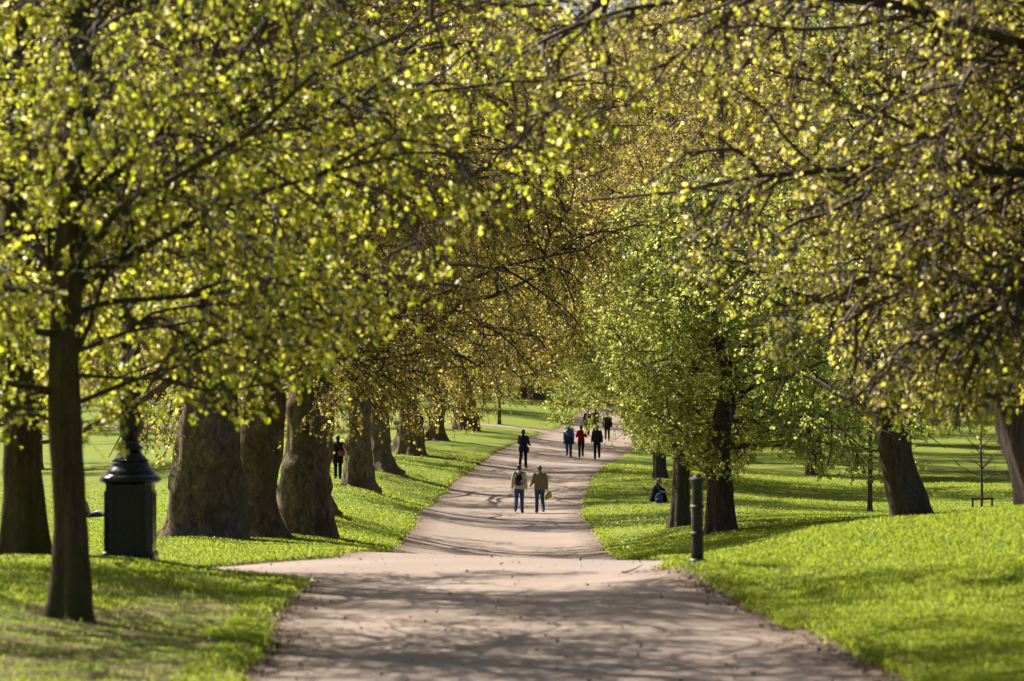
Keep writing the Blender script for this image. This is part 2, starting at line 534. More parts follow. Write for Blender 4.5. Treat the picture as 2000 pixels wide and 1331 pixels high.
def grass_blades(n, name):
    # even on screen: the depth is drawn so that each stretch of ground gets blades in proportion to its size in view
    u = rng.random(n * 3)
    d = 1.0 / (1 / 26.0 + u * (1 / 175.0 - 1 / 26.0))
    half = 0.150 * d + 3.2
    x = (rng.random(n * 3) * 2 - 1) * half
    sd = psdf(x, d)
    p3 = np.stack([x, d, np.zeros_like(x)], -1)
    dens = 0.55 + 0.45 * vnoise(p3 * 0.8, 21.0) - 1.1 * (x < -2.5) * (d < 42) * np.clip(vnoise(p3 * np.array([0.9, 0.28, 1]), 3.0) * 3 + 0.5, 0, 1)
    ok = (sd > 0.02 + 0.05 * rng.random(n * 3)) & (rng.random(n * 3) < np.clip(dens, 0.05, 1) + (sd < 0.4) * 0.5)
    x = x[ok][:n]; d = d[ok][:n]; sd = sd[ok][:n]
    k = len(x)
    z = turf(x, d, sd) - 0.012
    # five blades per tuft, larger tufts farther off
    B = 3
    sc = 0.5 + 0.5 * rng.random(k) + np.clip((d - 60) / 220, 0, 0.4)
    rep = np.repeat(np.arange(k), B)
    az = rng.random(k * B) * 2 * PI
    ln = (0.035 + 0.04 * rng.random(k * B)) * sc[rep]
    lean = (0.3 + 0.9 * rng.random(k * B))
    w = (0.0042 + 0.004 * rng.random(k * B)) * (0.8 + 1.3 * np.clip((d[rep] - 28) / 80, 0, 1.6))
    off = rng.normal(0, 0.06, (k * B, 2))
    base = np.stack([x[rep] + off[:, 0], d[rep] + off[:, 1], z[rep]], -1)
    dirh = np.stack([np.cos(az), np.sin(az), np.zeros(k * B)], -1)
    side = np.stack([-np.sin(az), np.cos(az), np.zeros(k * B)], -1)
    mid = base + dirh * (ln * lean * 0.35)[:, None] + np.array([0, 0, 1.0]) * (ln * 0.65)[:, None]
    tip = base + dirh * (ln * lean)[:, None] + np.array([0, 0, 1.0]) * (ln * (1.05 - 0.35 * lean))[:, None]
    V = np.stack([base - side * w[:, None], base + side * w[:, None], mid + side * (w * 0.8)[:, None], mid - side * (w * 0.8)[:, None], tip], 1).reshape(-1, 3)
    i5 = np.arange(k * B) * 5
    q = np.stack([i5, i5 + 1, i5 + 2, i5 + 3], -1)
    t = np.stack([i5 + 3, i5 + 2, i5 + 4], -1)
    o = mesh_np(name, V, [q, t], M['grass_blade'])
    tag(o, 'short sunlit grass of the park lawn', 'grass', kind='stuff')


grass_blades(370000, 'grass')

# daisies on the lawns
M['petal'] = plain_mat('petal', (0.8, 0.8, 0.76), 0.6, 0.05)
k = 1300
cx = np.concatenate([rng.normal(5.2, 1.6, k // 2), rng.normal(3.8, 3.2, k - k // 2)])
cy = np.concatenate([rng.uniform(95, 140, k // 2), rng.uniform(30, 60, k - k // 2)])
cl = vnoise(np.stack([cx * 0.45, cy * 0.12, cx * 0], -1), 5.0)
sd = psdf(cx, cy)
ok = (sd > 0.3) & (cl > np.where(cy > 80, 0.0, 0.25))
cx, cy, sd = cx[ok], cy[ok], sd[ok]
cz = turf(cx, cy, sd) + 0.06
r_ = np.where(cy > 80, 0.022, 0.010) * (0.7 + 0.6 * rng.random(len(cx)))
th = np.arange(6) * PI / 3
V = np.stack([cx[:, None] + r_[:, None] * np.cos(th), cy[:, None] + r_[:, None] * np.sin(th), cz[:, None] + r_[:, None] * 0.5 * np.sin(th + 1) * np.ones(6)], -1).reshape(-1, 3)
i6 = np.arange(len(cx)) * 6
o = mesh_np('daisy_flowers', V, [np.stack([i6, i6 + 1, i6 + 2, i6 + 3], -1), np.stack([i6, i6 + 3, i6 + 4, i6 + 5], -1)], M['petal'])
tag(o, 'tiny white daisies scattered in the grass on the right', 'daisies', kind='stuff')


# dead leaves and crumbs of earth along the edges of the tarmac
M['litter'] = leaf_mat('dead_leaf', [(0.0, (0.05, 0.03, 0.018)), (0.5, (0.13, 0.075, 0.04)), (1.0, (0.26, 0.17, 0.09))], 1.0, 0.2, 0.7, 0.2)
k = 260000
d = 1.0 / (1 / 27.0 + rng.random(k) * (1 / 190.0 - 1 / 27.0))
x = (rng.random(k) * 2 - 1) * (0.06 * d + 2.5)
sd = psdf(x, d)
pr = np.exp(-np.abs(sd + 0.06) / 0.10) * (0.5 + 0.5 * vnoise(np.stack([x, d * 0.5, x * 0], -1) * 0.9, 8.0)) + 0.006 * (sd < 0)
ok = rng.random(k) < pr
x, d, sd = x[ok], d[ok], sd[ok]
z = np.where(sd < -0.02, zf(x, d) - 0.03, turf(x, d, sd) + 0.02)
s_ = (0.014 + 0.022 * rng.random(len(x)))[:, None]
u = nrm(rng.normal(0, 1, (len(x), 3)) * np.array([1, 1, 0.35])); w_ = nrm(np.cross(u, rng.normal(0, .25, (len(x), 3)) + np.array([0, 0, 1.0])))
p = np.stack([x, d, z + 0.008], -1)
V = np.stack([p - u * s_, p + w_ * s_ * .6, p + u * s_, p - w_ * s_ * .6], 1).reshape(-1, 3)
i = np.arange(len(x)) * 4
o = mesh_np('fallen_leaves', V, [np.stack([i, i + 1, i + 2, i + 3], -1)], M['litter'])
tag(o, 'brown dead leaves and crumbs gathered along the path edges', 'fallen leaves', kind='stuff')
print('LITTER', len(x))


# ------------------------------------------------------------------ trees
def grow(start, d, L, K, wander, trop, rng):
    Mn = len(start)
    pts = np.zeros((Mn, K + 1, 3)); pts[:, 0] = start
    d = nrm(d)
    step = (np.asarray(L) / K)[:, None]
    trop = np.asarray(trop, float)
    for k in range(K):
        d = nrm(d + rng.normal(0, wander, (Mn, 3)) + trop * (k + 0.5) / K)
        pts[:, k + 1] = pts[:, k] + d * step
    return pts


def at_t(Pl, t, idx):
    K = Pl.shape[1] - 1
    s = np.clip(t * K, 0, K - 1e-6); i = s.astype(int); f = (s - i)[:, None]
    a = Pl[idx, i]; b = Pl[idx, i + 1]
    return a * (1 - f) + b * f, nrm(b - a)


def plen(Pl):
    return np.linalg.norm(np.diff(Pl, axis=1), axis=-1).sum(1)


def tubes(Pl, R, n):
    """Pl (M,K,3) R (M,K) -> verts, quads"""
    Mn, K = Pl.shape[:2]
    T = np.zeros_like(Pl)
    T[:, 1:-1] = Pl[:, 2:] - Pl[:, :-2]; T[:, 0] = Pl[:, 1] - Pl[:, 0]; T[:, -1] = Pl[:, -1] - Pl[:, -2]
    T = nrm(T)
    mean = nrm(Pl[:, -1] - Pl[:, 0])
    ref = np.where(np.abs(mean[:, 2:3]) < 0.75, np.array([[0, 0, 1.0]]), np.array([[1.0, 0, 0]]))
    U = nrm(np.cross(T, ref[:, None])); W = np.cross(T, U)
    th = np.arange(n) * 2 * PI / n
    V = Pl[:, :, None] + R[:, :, None, None] * (np.cos(th)[None, None, :, None] * U[:, :, None] + np.sin(th)[None, None, :, None] * W[:, :, None])
    m_, k_, j_ = np.meshgrid(np.arange(Mn), np.arange(K - 1), np.arange(n), indexing='ij')
    a = (m_ * K + k_) * n + j_; b = (m_ * K + k_) * n + (j_ + 1) % n
    return V.reshape(-1, 3), np.stack([a, b, b + n, a + n], -1).reshape(-1, 4)


def kids(Pl, per_m, t0, t1, ang, ang_sd, lfun, K, wander, trop, rng, flat=0.0, keep=None, tpow=1.0):
    L = plen(Pl)
    n = rng.poisson(np.maximum(L * per_m, 0.3))
    idx = np.repeat(np.arange(len(Pl)), n)
    if len(idx) == 0: return np.zeros((0, K + 1, 3)), idx
    t = t0 + (t1 - t0) * rng.random(len(idx)) ** tpow
    s, T = at_t(Pl, t, idx)
    rv = rng.normal(0, 1, (len(idx), 3)); rv[:, 2] *= (1 - flat)
    perp = nrm(rv - (rv * T).sum(1, keepdims=True) * T)
    a = ang + rng.normal(0, ang_sd, len(idx))
    d = np.cos(a)[:, None] * T + np.sin(a)[:, None] * perp
    ln = lfun(L[idx], t, rng)
    Q = grow(s, d, ln, K, wander, trop, rng)
    if keep is not None:
        ok = keep(Q[:, -1]) & keep(Q[:, K // 2])
        Q = Q[ok]; idx = idx[ok]
    return Q, idx


def leaves(tw, n_per, size, rng, kind=6, droop=0.4, tmin=0.25, spread=0.5):
    """leaves along twigs"""
    Mn = len(tw)
    n = rng.poisson(n_per, Mn)
    idx = np.repeat(np.arange(Mn), n)
    t = tmin + (1 - tmin) * rng.random(len(idx)) ** 0.7
    p, T = at_t(tw, t, idx)
    k = len(p)
    u = nrm(T * 0.5 + rng.normal(0, spread, (k, 3)) + np.array([0, 0, -droop]))
    nv = rng.normal(0, 1, (k, 3)) + np.array([0, 0, 0.7])
    nv = nrm(nv - (nv * u).sum(1, keepdims=True) * u)
    w = np.cross(nv, u)
    s = (size * (0.45 + 0.95 * rng.random(k) ** 1.3))[:, None]
    p = p + u * s * 0.15
    if kind == 6:
        fold = 0.25 * s
        V = np.stack([p, p + u * s * .28 + w * s * .40 + nv * fold * .7, p + u * s * .72 + w * s * .36 + nv * fold * .6, p + u * s * 1.05 - nv * s * .06,
                      p + u * s * .72 - w * s * .36 + nv * fold * .6, p + u * s * .28 - w * s * .40 + nv * fold * .7], 1).reshape(-1, 3)
        i = np.arange(k) * 6
        return V, np.concatenate([np.stack([i, i + 3, i + 2, i + 1], -1), np.stack([i, i + 5, i + 4, i + 3], -1)])
    V = np.stack([p, p + u * s * .45 + w * s * .42 + nv * s * .12, p + u * s, p + u * s * .45 - w * s * .42 + nv * s * .12], 1).reshape(-1, 3)
    i = np.arange(k) * 4
    return V, np.stack([i, i + 1, i + 2, i + 3], -1)


def trunk_mesh(pts, rad, rng, n=40, flare=1.7, butt=5, bump=0.05, rings=70, knob=0.0, bulge=0.0, fl=1.6):
    """one continuous trunk: spline through pts with radii, root flare and bumps"""
    pts = np.asarray(pts, float); rad = np.asarray(rad, float)
    s = np.concatenate([[0], np.cumsum(np.linalg.norm(np.diff(pts, axis=0), axis=1))])
    tt = (np.linspace(0, 1, rings) ** 1.5) * s[-1]

    def cat(t, A):
        i = np.clip(np.searchsorted(s, t, side='right') - 1, 0, len(s) - 2)
        f = (t - s[i]) / (s[i + 1] - s[i])
        a0 = A[np.clip(i - 1, 0, len(s) - 1)]; a1 = A[i]; a2 = A[i + 1]; a3 = A[np.clip(i + 2, 0, len(s) - 1)]
        f = f[:, None]
        return 0.5 * (2 * a1 + (a2 - a0) * f + (2 * a0 - 5 * a1 + 4 * a2 - a3) * f ** 2 + (3 * a1 - a0 - 3 * a2 + a3) * f ** 3)
    C = cat(tt, pts); R = np.interp(tt, s, rad)
    th = np.arange(n) * 2 * PI / n
    ph = rng.random(4) * 6.28
    e = np.exp(-tt / (fl * rad[0] + 0.15))
    R = R * (1 + bulge * np.sin(tt * 2.1 + ph[0]) + bulge * 0.7 * np.sin(tt * 3.7 + ph[1]))
    lobes = 0.5 + 0.5 * np.cos(butt * th[None] + ph[0] + 0.8 * np.sin(th[None] * 2 + ph[1]))
    Rr = R[:, None] * (1 + (flare - 1) * e[:, None] * (0.55 + 0.75 * lobes))
    Rr = Rr * (1 + 0.07 * np.cos(3 * th[None] + ph[2]) + 0.055 * np.cos(5 * th[None] + ph[3] + tt[:, None] * 0.3))
    circ = np.stack([np.cos(th), np.sin(th), 0 * th], -1)
    V = C[:, None] + Rr[..., None] * circ[None]
    nz = vnoise(V * np.array([2.2, 2.2, 0.8]) / max(rad[0], .25) * 0.8, ph[0] * 10) + 0.5 * vnoise(V * np.array([6, 6, 1.6]) / max(rad[0], .25) * 0.7, ph[1] * 10)
    if knob: nz = nz + knob * np.maximum(vnoise(V * 1.1 / max(rad[0], .25), ph[2] * 5) - 0.25, 0) * 3
    V = V + circ[None] * (nz * bump * R[:, None])[..., None]
    V[0] -= np.array([0, 0, 0.35])
    i, j = np.meshgrid(np.arange(rings - 1), np.arange(n), indexing='ij')
    a = i * n + j; b = i * n + (j + 1) % n
    return V.reshape(-1, 3), np.stack([a, b, b + n, a + n], -1).reshape(-1, 4), C, R, tt


def make_tree(name, seed, trunk, rad, H, zb, Rmax, leafmat, barkmat, keep=None, n_limb=22, limb_z=(0.25, 0.95), limb_len=1.0,
              d2=1.6, d3=2.2, d4=4.5, lpt=5.0, leaf=0.06, kind=6, droop=-0.35, twig_r=0.005, flare=1.7, butt=5, bump=0.06, knob=0.0,
              elev=(0.05, 1.15), len2=(0.8, 0.30), len3=(0.45, 0.30), len4=(0.14, 0.22), u_pow=0.65, extra_limbs=(), wander=0.16, r_limb=0.34, lift=0.25, spread=0.5, tpow=1.0, thin=None, lead0=0.2, bulge=0.0, fl=1.6):
    rng = np.random.default_rng(seed)
    root = empty(name, (0, 0, 0))
    V, q, C, R, tt = trunk_mesh(trunk, rad, rng, flare=flare, butt=butt, bump=bump, knob=knob, bulge=bulge, fl=fl)
    mesh_np('trunk', V, [q], barkmat, root)

    def env(z):
        u = np.clip((z - zb) / (H - zb), 0.001, 0.999)
        return Rmax * np.sin(PI * u ** u_pow) ** 0.55

    def inside(p):
        ax = np.stack([np.interp(p[:, 2], C[:, 2], C[:, 0]), np.interp(p[:, 2], C[:, 2], C[:, 1])], -1)
        ok = (np.hypot(*(p[:, :2] - ax).T) < env(p[:, 2]) * 1.08 + 0.3) & (p[:, 2] > zb - 0.2) & (p[:, 2] < H)
        if keep is not None: ok &= keep(p)
        return ok
    # main limbs
    f = (np.arange(n_limb) + 0.5) / n_limb
    zl = C[0, 2] + (C[-1, 2] - C[0, 2]) * (limb_z[0] + (limb_z[1] - limb_z[0]) * f ** 1.15)
    az = np.arange(n_limb) * 2.39996 + rng.random() * 6 + rng.normal(0, 0.25, n_limb)
    el = elev[0] + (elev[1] - elev[0]) * f + rng.normal(0, 0.12, n_limb)
    s0 = np.stack([np.interp(zl, C[:, 2], C[:, k]) for k in range(3)], -1)
    d0 = np.stack([np.cos(az) * np.cos(el), np.sin(az) * np.cos(el), np.sin(el)], -1)
    ztip = zl + np.sin(el) * Rmax * 0.7
    Ln = limb_len * env(np.minimum(np.maximum(ztip, zb + 0.18 * (H - zb)), H - 0.6)) / np.maximum(np.cos(el), 0.45) * (0.75 + 0.3 * rng.random(n_limb))
    tr = np.zeros((n_limb, 3)); tr[:, 2] = lift * (f - 0.25)
    L1 = grow(s0, d0, Ln, 9, wander, tr, rng)
    if len(extra_limbs):
        X = []
        for e in extra_limbs:
            e = np.asarray(e, float); k = np.linspace(0, 1, 10)
            ss = np.linspace(0, 1, len(e))
            X.append(np.stack([np.interp(k, ss, e[:, c]) for c in range(3)], -1) + np.concatenate([np.zeros((1, 3)), rng.normal(0, 0.04, (9, 3))]))
        L1 = np.concatenate([L1, np.array(X)])
    # stop the limbs where they would run out of the crown
    for k in range(len(L1)):
        tt1 = np.linspace(0, 1, 40)
        q1, _ = at_t(np.repeat(L1[k:k + 1], 40, 0), tt1, np.arange(40))
        bad = np.where(~inside(q1) & (tt1 > 0.12))[0]
        if len(bad):
            te = max(tt1[max(bad[0] - 1, 0)], 0.1)
            L1[k], _ = at_t(np.repeat(L1[k:k + 1], 10, 0), np.linspace(0, te, 10), np.arange(10))
    ln1 = plen(L1)
    r0 = np.interp(L1[:, 0, 2], C[:, 2], R) * r_limb * np.clip(ln1 / (Rmax * 0.9), 0.45, 1.35)
    tl = np.linspace(0, 1, L1.shape[1])
    R1 = r0[:, None] * (1 - 0.86 * tl[None] ** 0.8)
    for k in range(len(L1)):
        v, qq = tubes(L1[k:k + 1], R1[k:k + 1], 9)
        mesh_np('limb', v, [qq], barkmat, root)
    tro = np.array([0, 0, droop])
    L2, i2 = kids(L1, d2, 0.15, 1.0, 0.85, 0.25, lambda L, t, g: (len2[0] + len2[1] * L * (1.15 - t)) * (0.6 + 0.6 * g.random(len(t))), 6, 0.17, tro * 0.5, rng, 0.35, inside)
    # spurs off the leader fill the middle and the top
    lead = np.stack([np.stack([np.interp(np.linspace(zb + lead0 * (H - zb), C[-1, 2], 10), C[:, 2], C[:, k]) for k in range(3)], -1)])
    L2b, _ = kids(lead, d2 * 2.4, 0.0, 1, 1.1, 0.3, lambda L, t, g: 0.7 + Rmax * 0.22 * g.random(len(t)), 6, 0.15, tro * 0.3, rng, 0.2, inside)
    L2 = np.concatenate([L2, L2b])
    L3, i3 = kids(L2, d3, 0.12, 1.0, 0.8, 0.25, lambda L, t, g: (len3[0] + len3[1] * L * (1.1 - t)) * (0.6 + 0.7 * g.random(len(t))), 4, 0.16, tro * 0.8, rng, 0.2, inside)
    L4, i4 = kids(L3, d4, 0.1, 1.0, 0.75, 0.3, lambda L, t, g: len4[0] + len4[1] * g.random(len(t)), 2, 0.16, tro, rng, 0.0, inside, tpow)
    if thin is not None:      # upper twigs, mostly out of view, thinned to let sun streaks onto the path
        L4 = L4[(L4[:, 0, 2] + Z0 < thin - 1.0) | (rng.random(len(L4)) < 0.16)]
    A, Bq, mi = [], [], []
    off = 0
    for Lk, ra, n in ((L2, 3.3, 5), (L3, 1.7, 3), (L4, 0.75, 3)):
        if not len(Lk): continue
        tl = np.linspace(0, 1, Lk.shape[1])
        rr = twig_r * ra * (0.6 + 0.8 * rng.random(len(Lk)))[:, None] * (1 - 0.7 * tl[None])
        v, qq = tubes(Lk, rr, n)
        A.append(v); Bq.append(qq + off); mi.append(np.zeros(len(qq), int)); off += len(v)
    for Lk, per in ((L4, lpt), (L3, lpt * 0.8)):
        v, qq = leaves(Lk, per, leaf, rng, kind, spread=spread)
        A.append(v); Bq.append(qq + off); mi.append(np.ones(len(qq), int)); off += len(v)
    mesh_np('crown', np.concatenate(A), [np.concatenate(Bq)], [M['twig'], leafmat], root, mat_idx=np.concatenate(mi))
    print('TREE', name, seed, 'limbs', len(L1), 'L2', len(L2), 'L3', len(L3), 'L4', len(L4), 'faces', len(np.concatenate(Bq)))
    return root


def copy_tree(root, loc, rz, sc, label, group=None):
    r = root.copy(); COL.objects.link(r)
    r.location = loc; r.rotation_euler = (0, 0, rz); r.scale = (sc, sc, sc) if isinstance(sc, (int, float)) else sc
    r['label'] = label
    if group: r['group'] = group
    for ch in list(root.children):
        c = ch.copy(); COL.objects.link(c); c.parent = r
    return r


def world_keep(base, fn):
    base = np.asarray(base, float)
    return lambda p: fn(p + base)


def zlow_fn(xs, zs, fuzz=0.25, seed=1):
    xs = np.array(xs, float); zs = np.array(zs, float)

    def f(p):
        s = p[:, 1]
        px = p[:, 0] / s * 38.0      # the arch opens with distance
        return (p[:, 2] - Z0) * 38.0 / s > np.interp(px, xs, zs) + fuzz * vnoise(p * 0.9, seed)
    return f


left_keep = zlow_fn([-9, -5, -3.9, -2.8, -1.7, -0.6, 0.1, 0.9, 1.6, 3], [-0.7, -0.65, -0.45, -0.25, 0.35, 0.95, 1.6, 2.3, 3.2, 5.5], 0.3, 2.0)
right_keep = zlow_fn([-2, -0.6, 0.4, 0.9, 1.8, 2.8, 3.9, 5, 9], [6, 4.0, 2.6, 2.0, 1.15, 0.4, -0.25, -0.75, -0.9], 0.3, 5.0)

# --- near limes on the left
b1 = P(135, 1208, 36)
b1[2] = gz(b1[0], b1[1]) - 0.02
left_arch = left_keep
left_keep = lambda p: left_arch(p) & ((np.hypot(p[:, 0] + 5.0, p[:, 1] - 47.0) > 1.0) | (p[:, 2] > 4.6))   # lopped clear of the lamp
t = make_tree('lime_tree', 11, [(0, 0, 0), (0.02, 0, 0.9), (-0.05, .05, 2.2), (-0.02, 0, 3.4), (0.1, .1, 6), (0, .1, 10.5)], [0.182, 0.165, 0.162, 0.155, 0.12, 0.03], 12, 1.2, 6.6,
              M['lime_leaf'], M['lime_bark'], world_keep(b1, left_keep), n_limb=32, limb_z=(0.2, 0.92), elev=(0.22, 1.2), lift=-0.12, wander=0.2, flare=1.55, bump=0.07, droop=-0.6, thin=9.6, lpt=3.6, d2=2.9, d3=3.9, d4=6.6, leaf=0.058, r_limb=0.27, twig_r=0.0062, lead0=0.04,
              extra_limbs=[[(0.02, 0, 2.6), (0.45, .1, 3.6), (1.0, .2, 4.4), (1.9, .2, 5.0), (3.2, .4, 5.4)], [(0, 0, 3.0), (-0.3, 0, 3.9), (-.5, .1, 5.2), (-.8, 0, 7)],
                           [(0, 0, 3.3), (1.2, -.3, 4.1), (2.8, -.5, 4.6), (4.5, -.2, 4.8), (6.2, 0, 4.6)], [(0, 0, 3.6), (1.0, .8, 4.7), (2.6, 1.6, 5.4), (4.6, 2.2, 5.7), (6.4, 2.6, 5.5)],
                           [(0, 0, 2.7), (.8, .5, 3.1), (2.0, 1.2, 3.5), (3.4, 1.7, 3.6)]])
t.location = b1
tag(t, 'slim lime tree nearest the camera, forking trunk on the left lawn', 'tree', 'young lime trees in bud')

b2 = P(50, 1094, 47)
b2[2] = gz(b2[0], b2[1]) - 0.02
t = make_tree('lime_tree', 12, [(0, 0, 0), (-0.02, 0, 0.9), (-0.08, .05, 2.2), (-0.2, 0, 3.4), (-0.1, .1, 6), (0, .1, 11)], [0.25, 0.225, 0.215, 0.19, 0.14, 0.03], 12.5, 1.3, 6.3,
              M['lime_leaf'], M['lime_bark'], world_keep(b2, left_keep), n_limb=32, limb_z=(0.2, 0.92), elev=(0.22, 1.2), lift=-0.12, wander=0.2, flare=1.5, bump=0.07, droop=-0.6, thin=9.8, lpt=3.6, d2=2.9, d3=3.9, d4=6.6, leaf=0.060, r_limb=0.27, twig_r=0.0062, lead0=0.04,
              extra_limbs=[[(0, 0, 3.0), (1.5, -.3, 4.0), (3.4, -.5, 4.5), (5.2, -.2, 4.7), (7.4, 0, 4.6)], [(0, 0, 2.4), (1.2, -.4, 3.1), (2.6, -.6, 3.4), (4, -.8, 3.4)],
                           [(0, 0, 4), (1.5, -.8, 5.2), (3.4, -1.6, 6), (5.4, -2, 6.6), (7.4, -2.2, 6.8)]])
t.location = b2
tag(t, 'lime tree with a single thick trunk at the left edge, behind the slim one', 'tree', 'young lime trees in bud')

# --- near tree on the right, trunk out of the frame, and its neighbour
b3 = np.array([8.3, 40.0, gz(8.3, 40.0)])
t = make_tree('lime_tree', 13, [(0, 0, 0), (-0.05, 0, 1), (-.1, .05, 2.2), (-.25, 0, 3.6), (-.3, .1, 6.5), (-.2, .1, 12)], [0.34, 0.31, 0.30, 0.27, 0.2, 0.04], 13.5, 1.0, 8.6,
              M['right_leaf'], M['dark_bark'], world_keep(b3, right_keep), n_limb=30, limb_z=(0.16, 0.92), elev=(.3, 1.2), lift=-0.15, flare=1.5, bump=0.07, droop=-0.4, lpt=2.5, d2=3.2, d3=4.6, d4=7.4, leaf=0.057, twig_r=0.009, wander=0.22, r_limb=0.33,
              extra_limbs=[[(0, 0, 3), (-1.8, -.3, 3.9), (-3.6, -.5, 4.2), (-5.4, -.2, 4.0), (-7.4, 0, 3.8)], [(0, 0, 2.4), (-1.5, .6, 3.1), (-3.1, 1.2, 3.2), (-4.8, 1.6, 2.8)],
                           [(0, 0, 3.6), (-1.8, -1.3, 5.0), (-3.8, -1.6, 5.7), (-5.8, -2, 5.9), (-8, -2.2, 5.4)], [(0, 0, 2.2), (-1.2, -.6, 2.6), (-2.4, -1.2, 2.5), (-3.8, -1.6, 2.2)],
                           [(0, 0, 4.2), (-1.6, 1.5, 5.5), (-3.6, 2.4, 6.2), (-5.6, 3, 6.6), (-7.6, 3.4, 6.3)], [(0, 0, 2.0), (-.8, 1.0, 2.2), (-2.0, 1.8, 2.2), (-3.4, 2.4, 1.9)]])
t.location = b3
tag(t, 'twiggy lime tree overhanging from beyond the right edge, its trunk unseen', 'tree', 'young lime trees in bud')

b4 = P(2010, 1000, 62)
b4[2] = gz(b4[0], b4[1])
t = make_tree('lime_tree', 14, [(0.35, 0, 0), (0.05, 0, 0.9), (-.25, .05, 1.75), (-.42, 0, 2.6), (-.45, .1, 5), (-.2, .1, 11)], [0.42, 0.39, 0.38, 0.28, 0.2, 0.04], 13, 1.4, 7.4,
              M['right_leaf'], M['dark_bark'], world_keep(b4, right_keep), n_limb=24, limb_z=(0.2, 0.92), elev=(.25, 1.2), flare=1.3, bump=0.07, droop=-0.3, lpt=2.8, d2=3.0, d3=4.0, d4=6.8, leaf=0.06, twig_r=0.0085, wander=0.2,
              extra_limbs=[[(-.2, 0, 1.7), (-.6, -.1, 1.95), (-1.05, -.2, 2.2), (-1.3, -.2, 2.9), (-1.35, -.1, 4.0), (-1.6, 0, 5.5)], [(-.4, 0, 2.8), (-1.6, -.6, 3.6), (-3.2, -1, 4.0), (-5, -1.2, 4)]])
t.location = b4
tag(t, 'dark tree leaning at the right edge with a low elbowed limb', 'tree')

# --- plane avenue: three trees grown once, then copied
PL = []
for sd_, hh, rr, tr_r in ((21, 27, 9.5, 0.44), (22, 25, 9.0, 0.39), (23, 28, 10.0, 0.66)):
    g = np.random.default_rng(sd_)
    w = g.normal(0, 0.12, (7, 2))
    zz = np.array([0, 1.5, 3.2, 5, 9, 15, hh * 0.93])
    pts = np.column_stack([np.cumsum(w, 0) * np.linspace(0, 1.5, 7)[:, None], zz])
    rad = tr_r * np.array([1.12, 1.0, 0.97, 0.92, 0.66, 0.36, 0.05])
    PL.append(make_tree('plane_tree', sd_, pts, rad, hh, 1.7, rr, M['plane_leaf'], M['plane_bark'], None, n_limb=34, limb_z=(0.15, 0.95), elev=(-0.05, 1.2), flare=1.75, butt=6, bump=0.15, knob=1.5, bulge=0.06, fl=0.85,
                        droop=-0.6, lpt=5.4, leaf=0.074, kind=4, d2=1.85, d3=2.9, d4=5.2, r_limb=0.26, len2=(1.1, 0.3), len3=(0.7, 0.3), len4=(0.25, 0.45), twig_r=0.0082, wander=0.24, lift=0.1))
# (px, base row, distance, radius px at breast height, which, spin, label)
planes = [(397, 1053, 79, 63, 2, 0.4, 'broadest plane trunk with spreading sunlit roots, first in the left row'),
          (493, 1052, 84, 44, 1, 2.2, 'plane trunk overlapped by the broadest trunk, second in the left row'),
          (584, 1048, 88, 42, 0, 4.0, 'straight plane trunk with reddish patches, third in the left row'),
          (621, 1003, 104, 27, 1, 1.1, 'plane trunk with a wide flared foot half hidden behind the reddish patched one'),
          (701, 953, 128, 25, 0, 3.0, 'plane trunk just right of the person with a red bag'),
          (747, 920, 148, 22, 1, 5.2, 'plane trunk overlapped by the one beside the red bag'),
          (803, 890, 168, 23, 0, 0.2, 'plane trunk with a bulging middle, third from the far end of the left row'),
          (850, 862, 190, 17, 1, 2.0, 'slim plane trunk second from the far end of the left row'),
          (908, 840, 215, 19, 0, 3.3, 'last plane trunk of the left row, flared beside the far bend of the path')]
base_r = [0.50, 0.45, 0.75]
first = {}
for px, py, d, rp, w, spin, lab in planes:
    p = P(px, py, d); p[2] = gz(p[0], p[1]) - 0.03
    k = rp / (F / d) / (base_r[w])
    h = {2: 1.0, 1: 1.0, 0: 1.0}[w]
    sc = (k * 0.94, k * 0.94, 0.5 + 0.5 * k)
    sc = (max(0.7, min(1.4, sc[0] / 0.94)),) * 2 + (max(0.85, min(1.15, sc[2])),)
    if w not in first:
        first[w] = 1
        t = PL[w]; t.location = p; t.rotation_euler = (0, 0, spin); t.scale = sc
        tag(t, lab, 'tree', 'plane trees in the left row')
    else:
        copy_tree(PL[w], p, spin, sc, lab, 'plane trees in the left row')

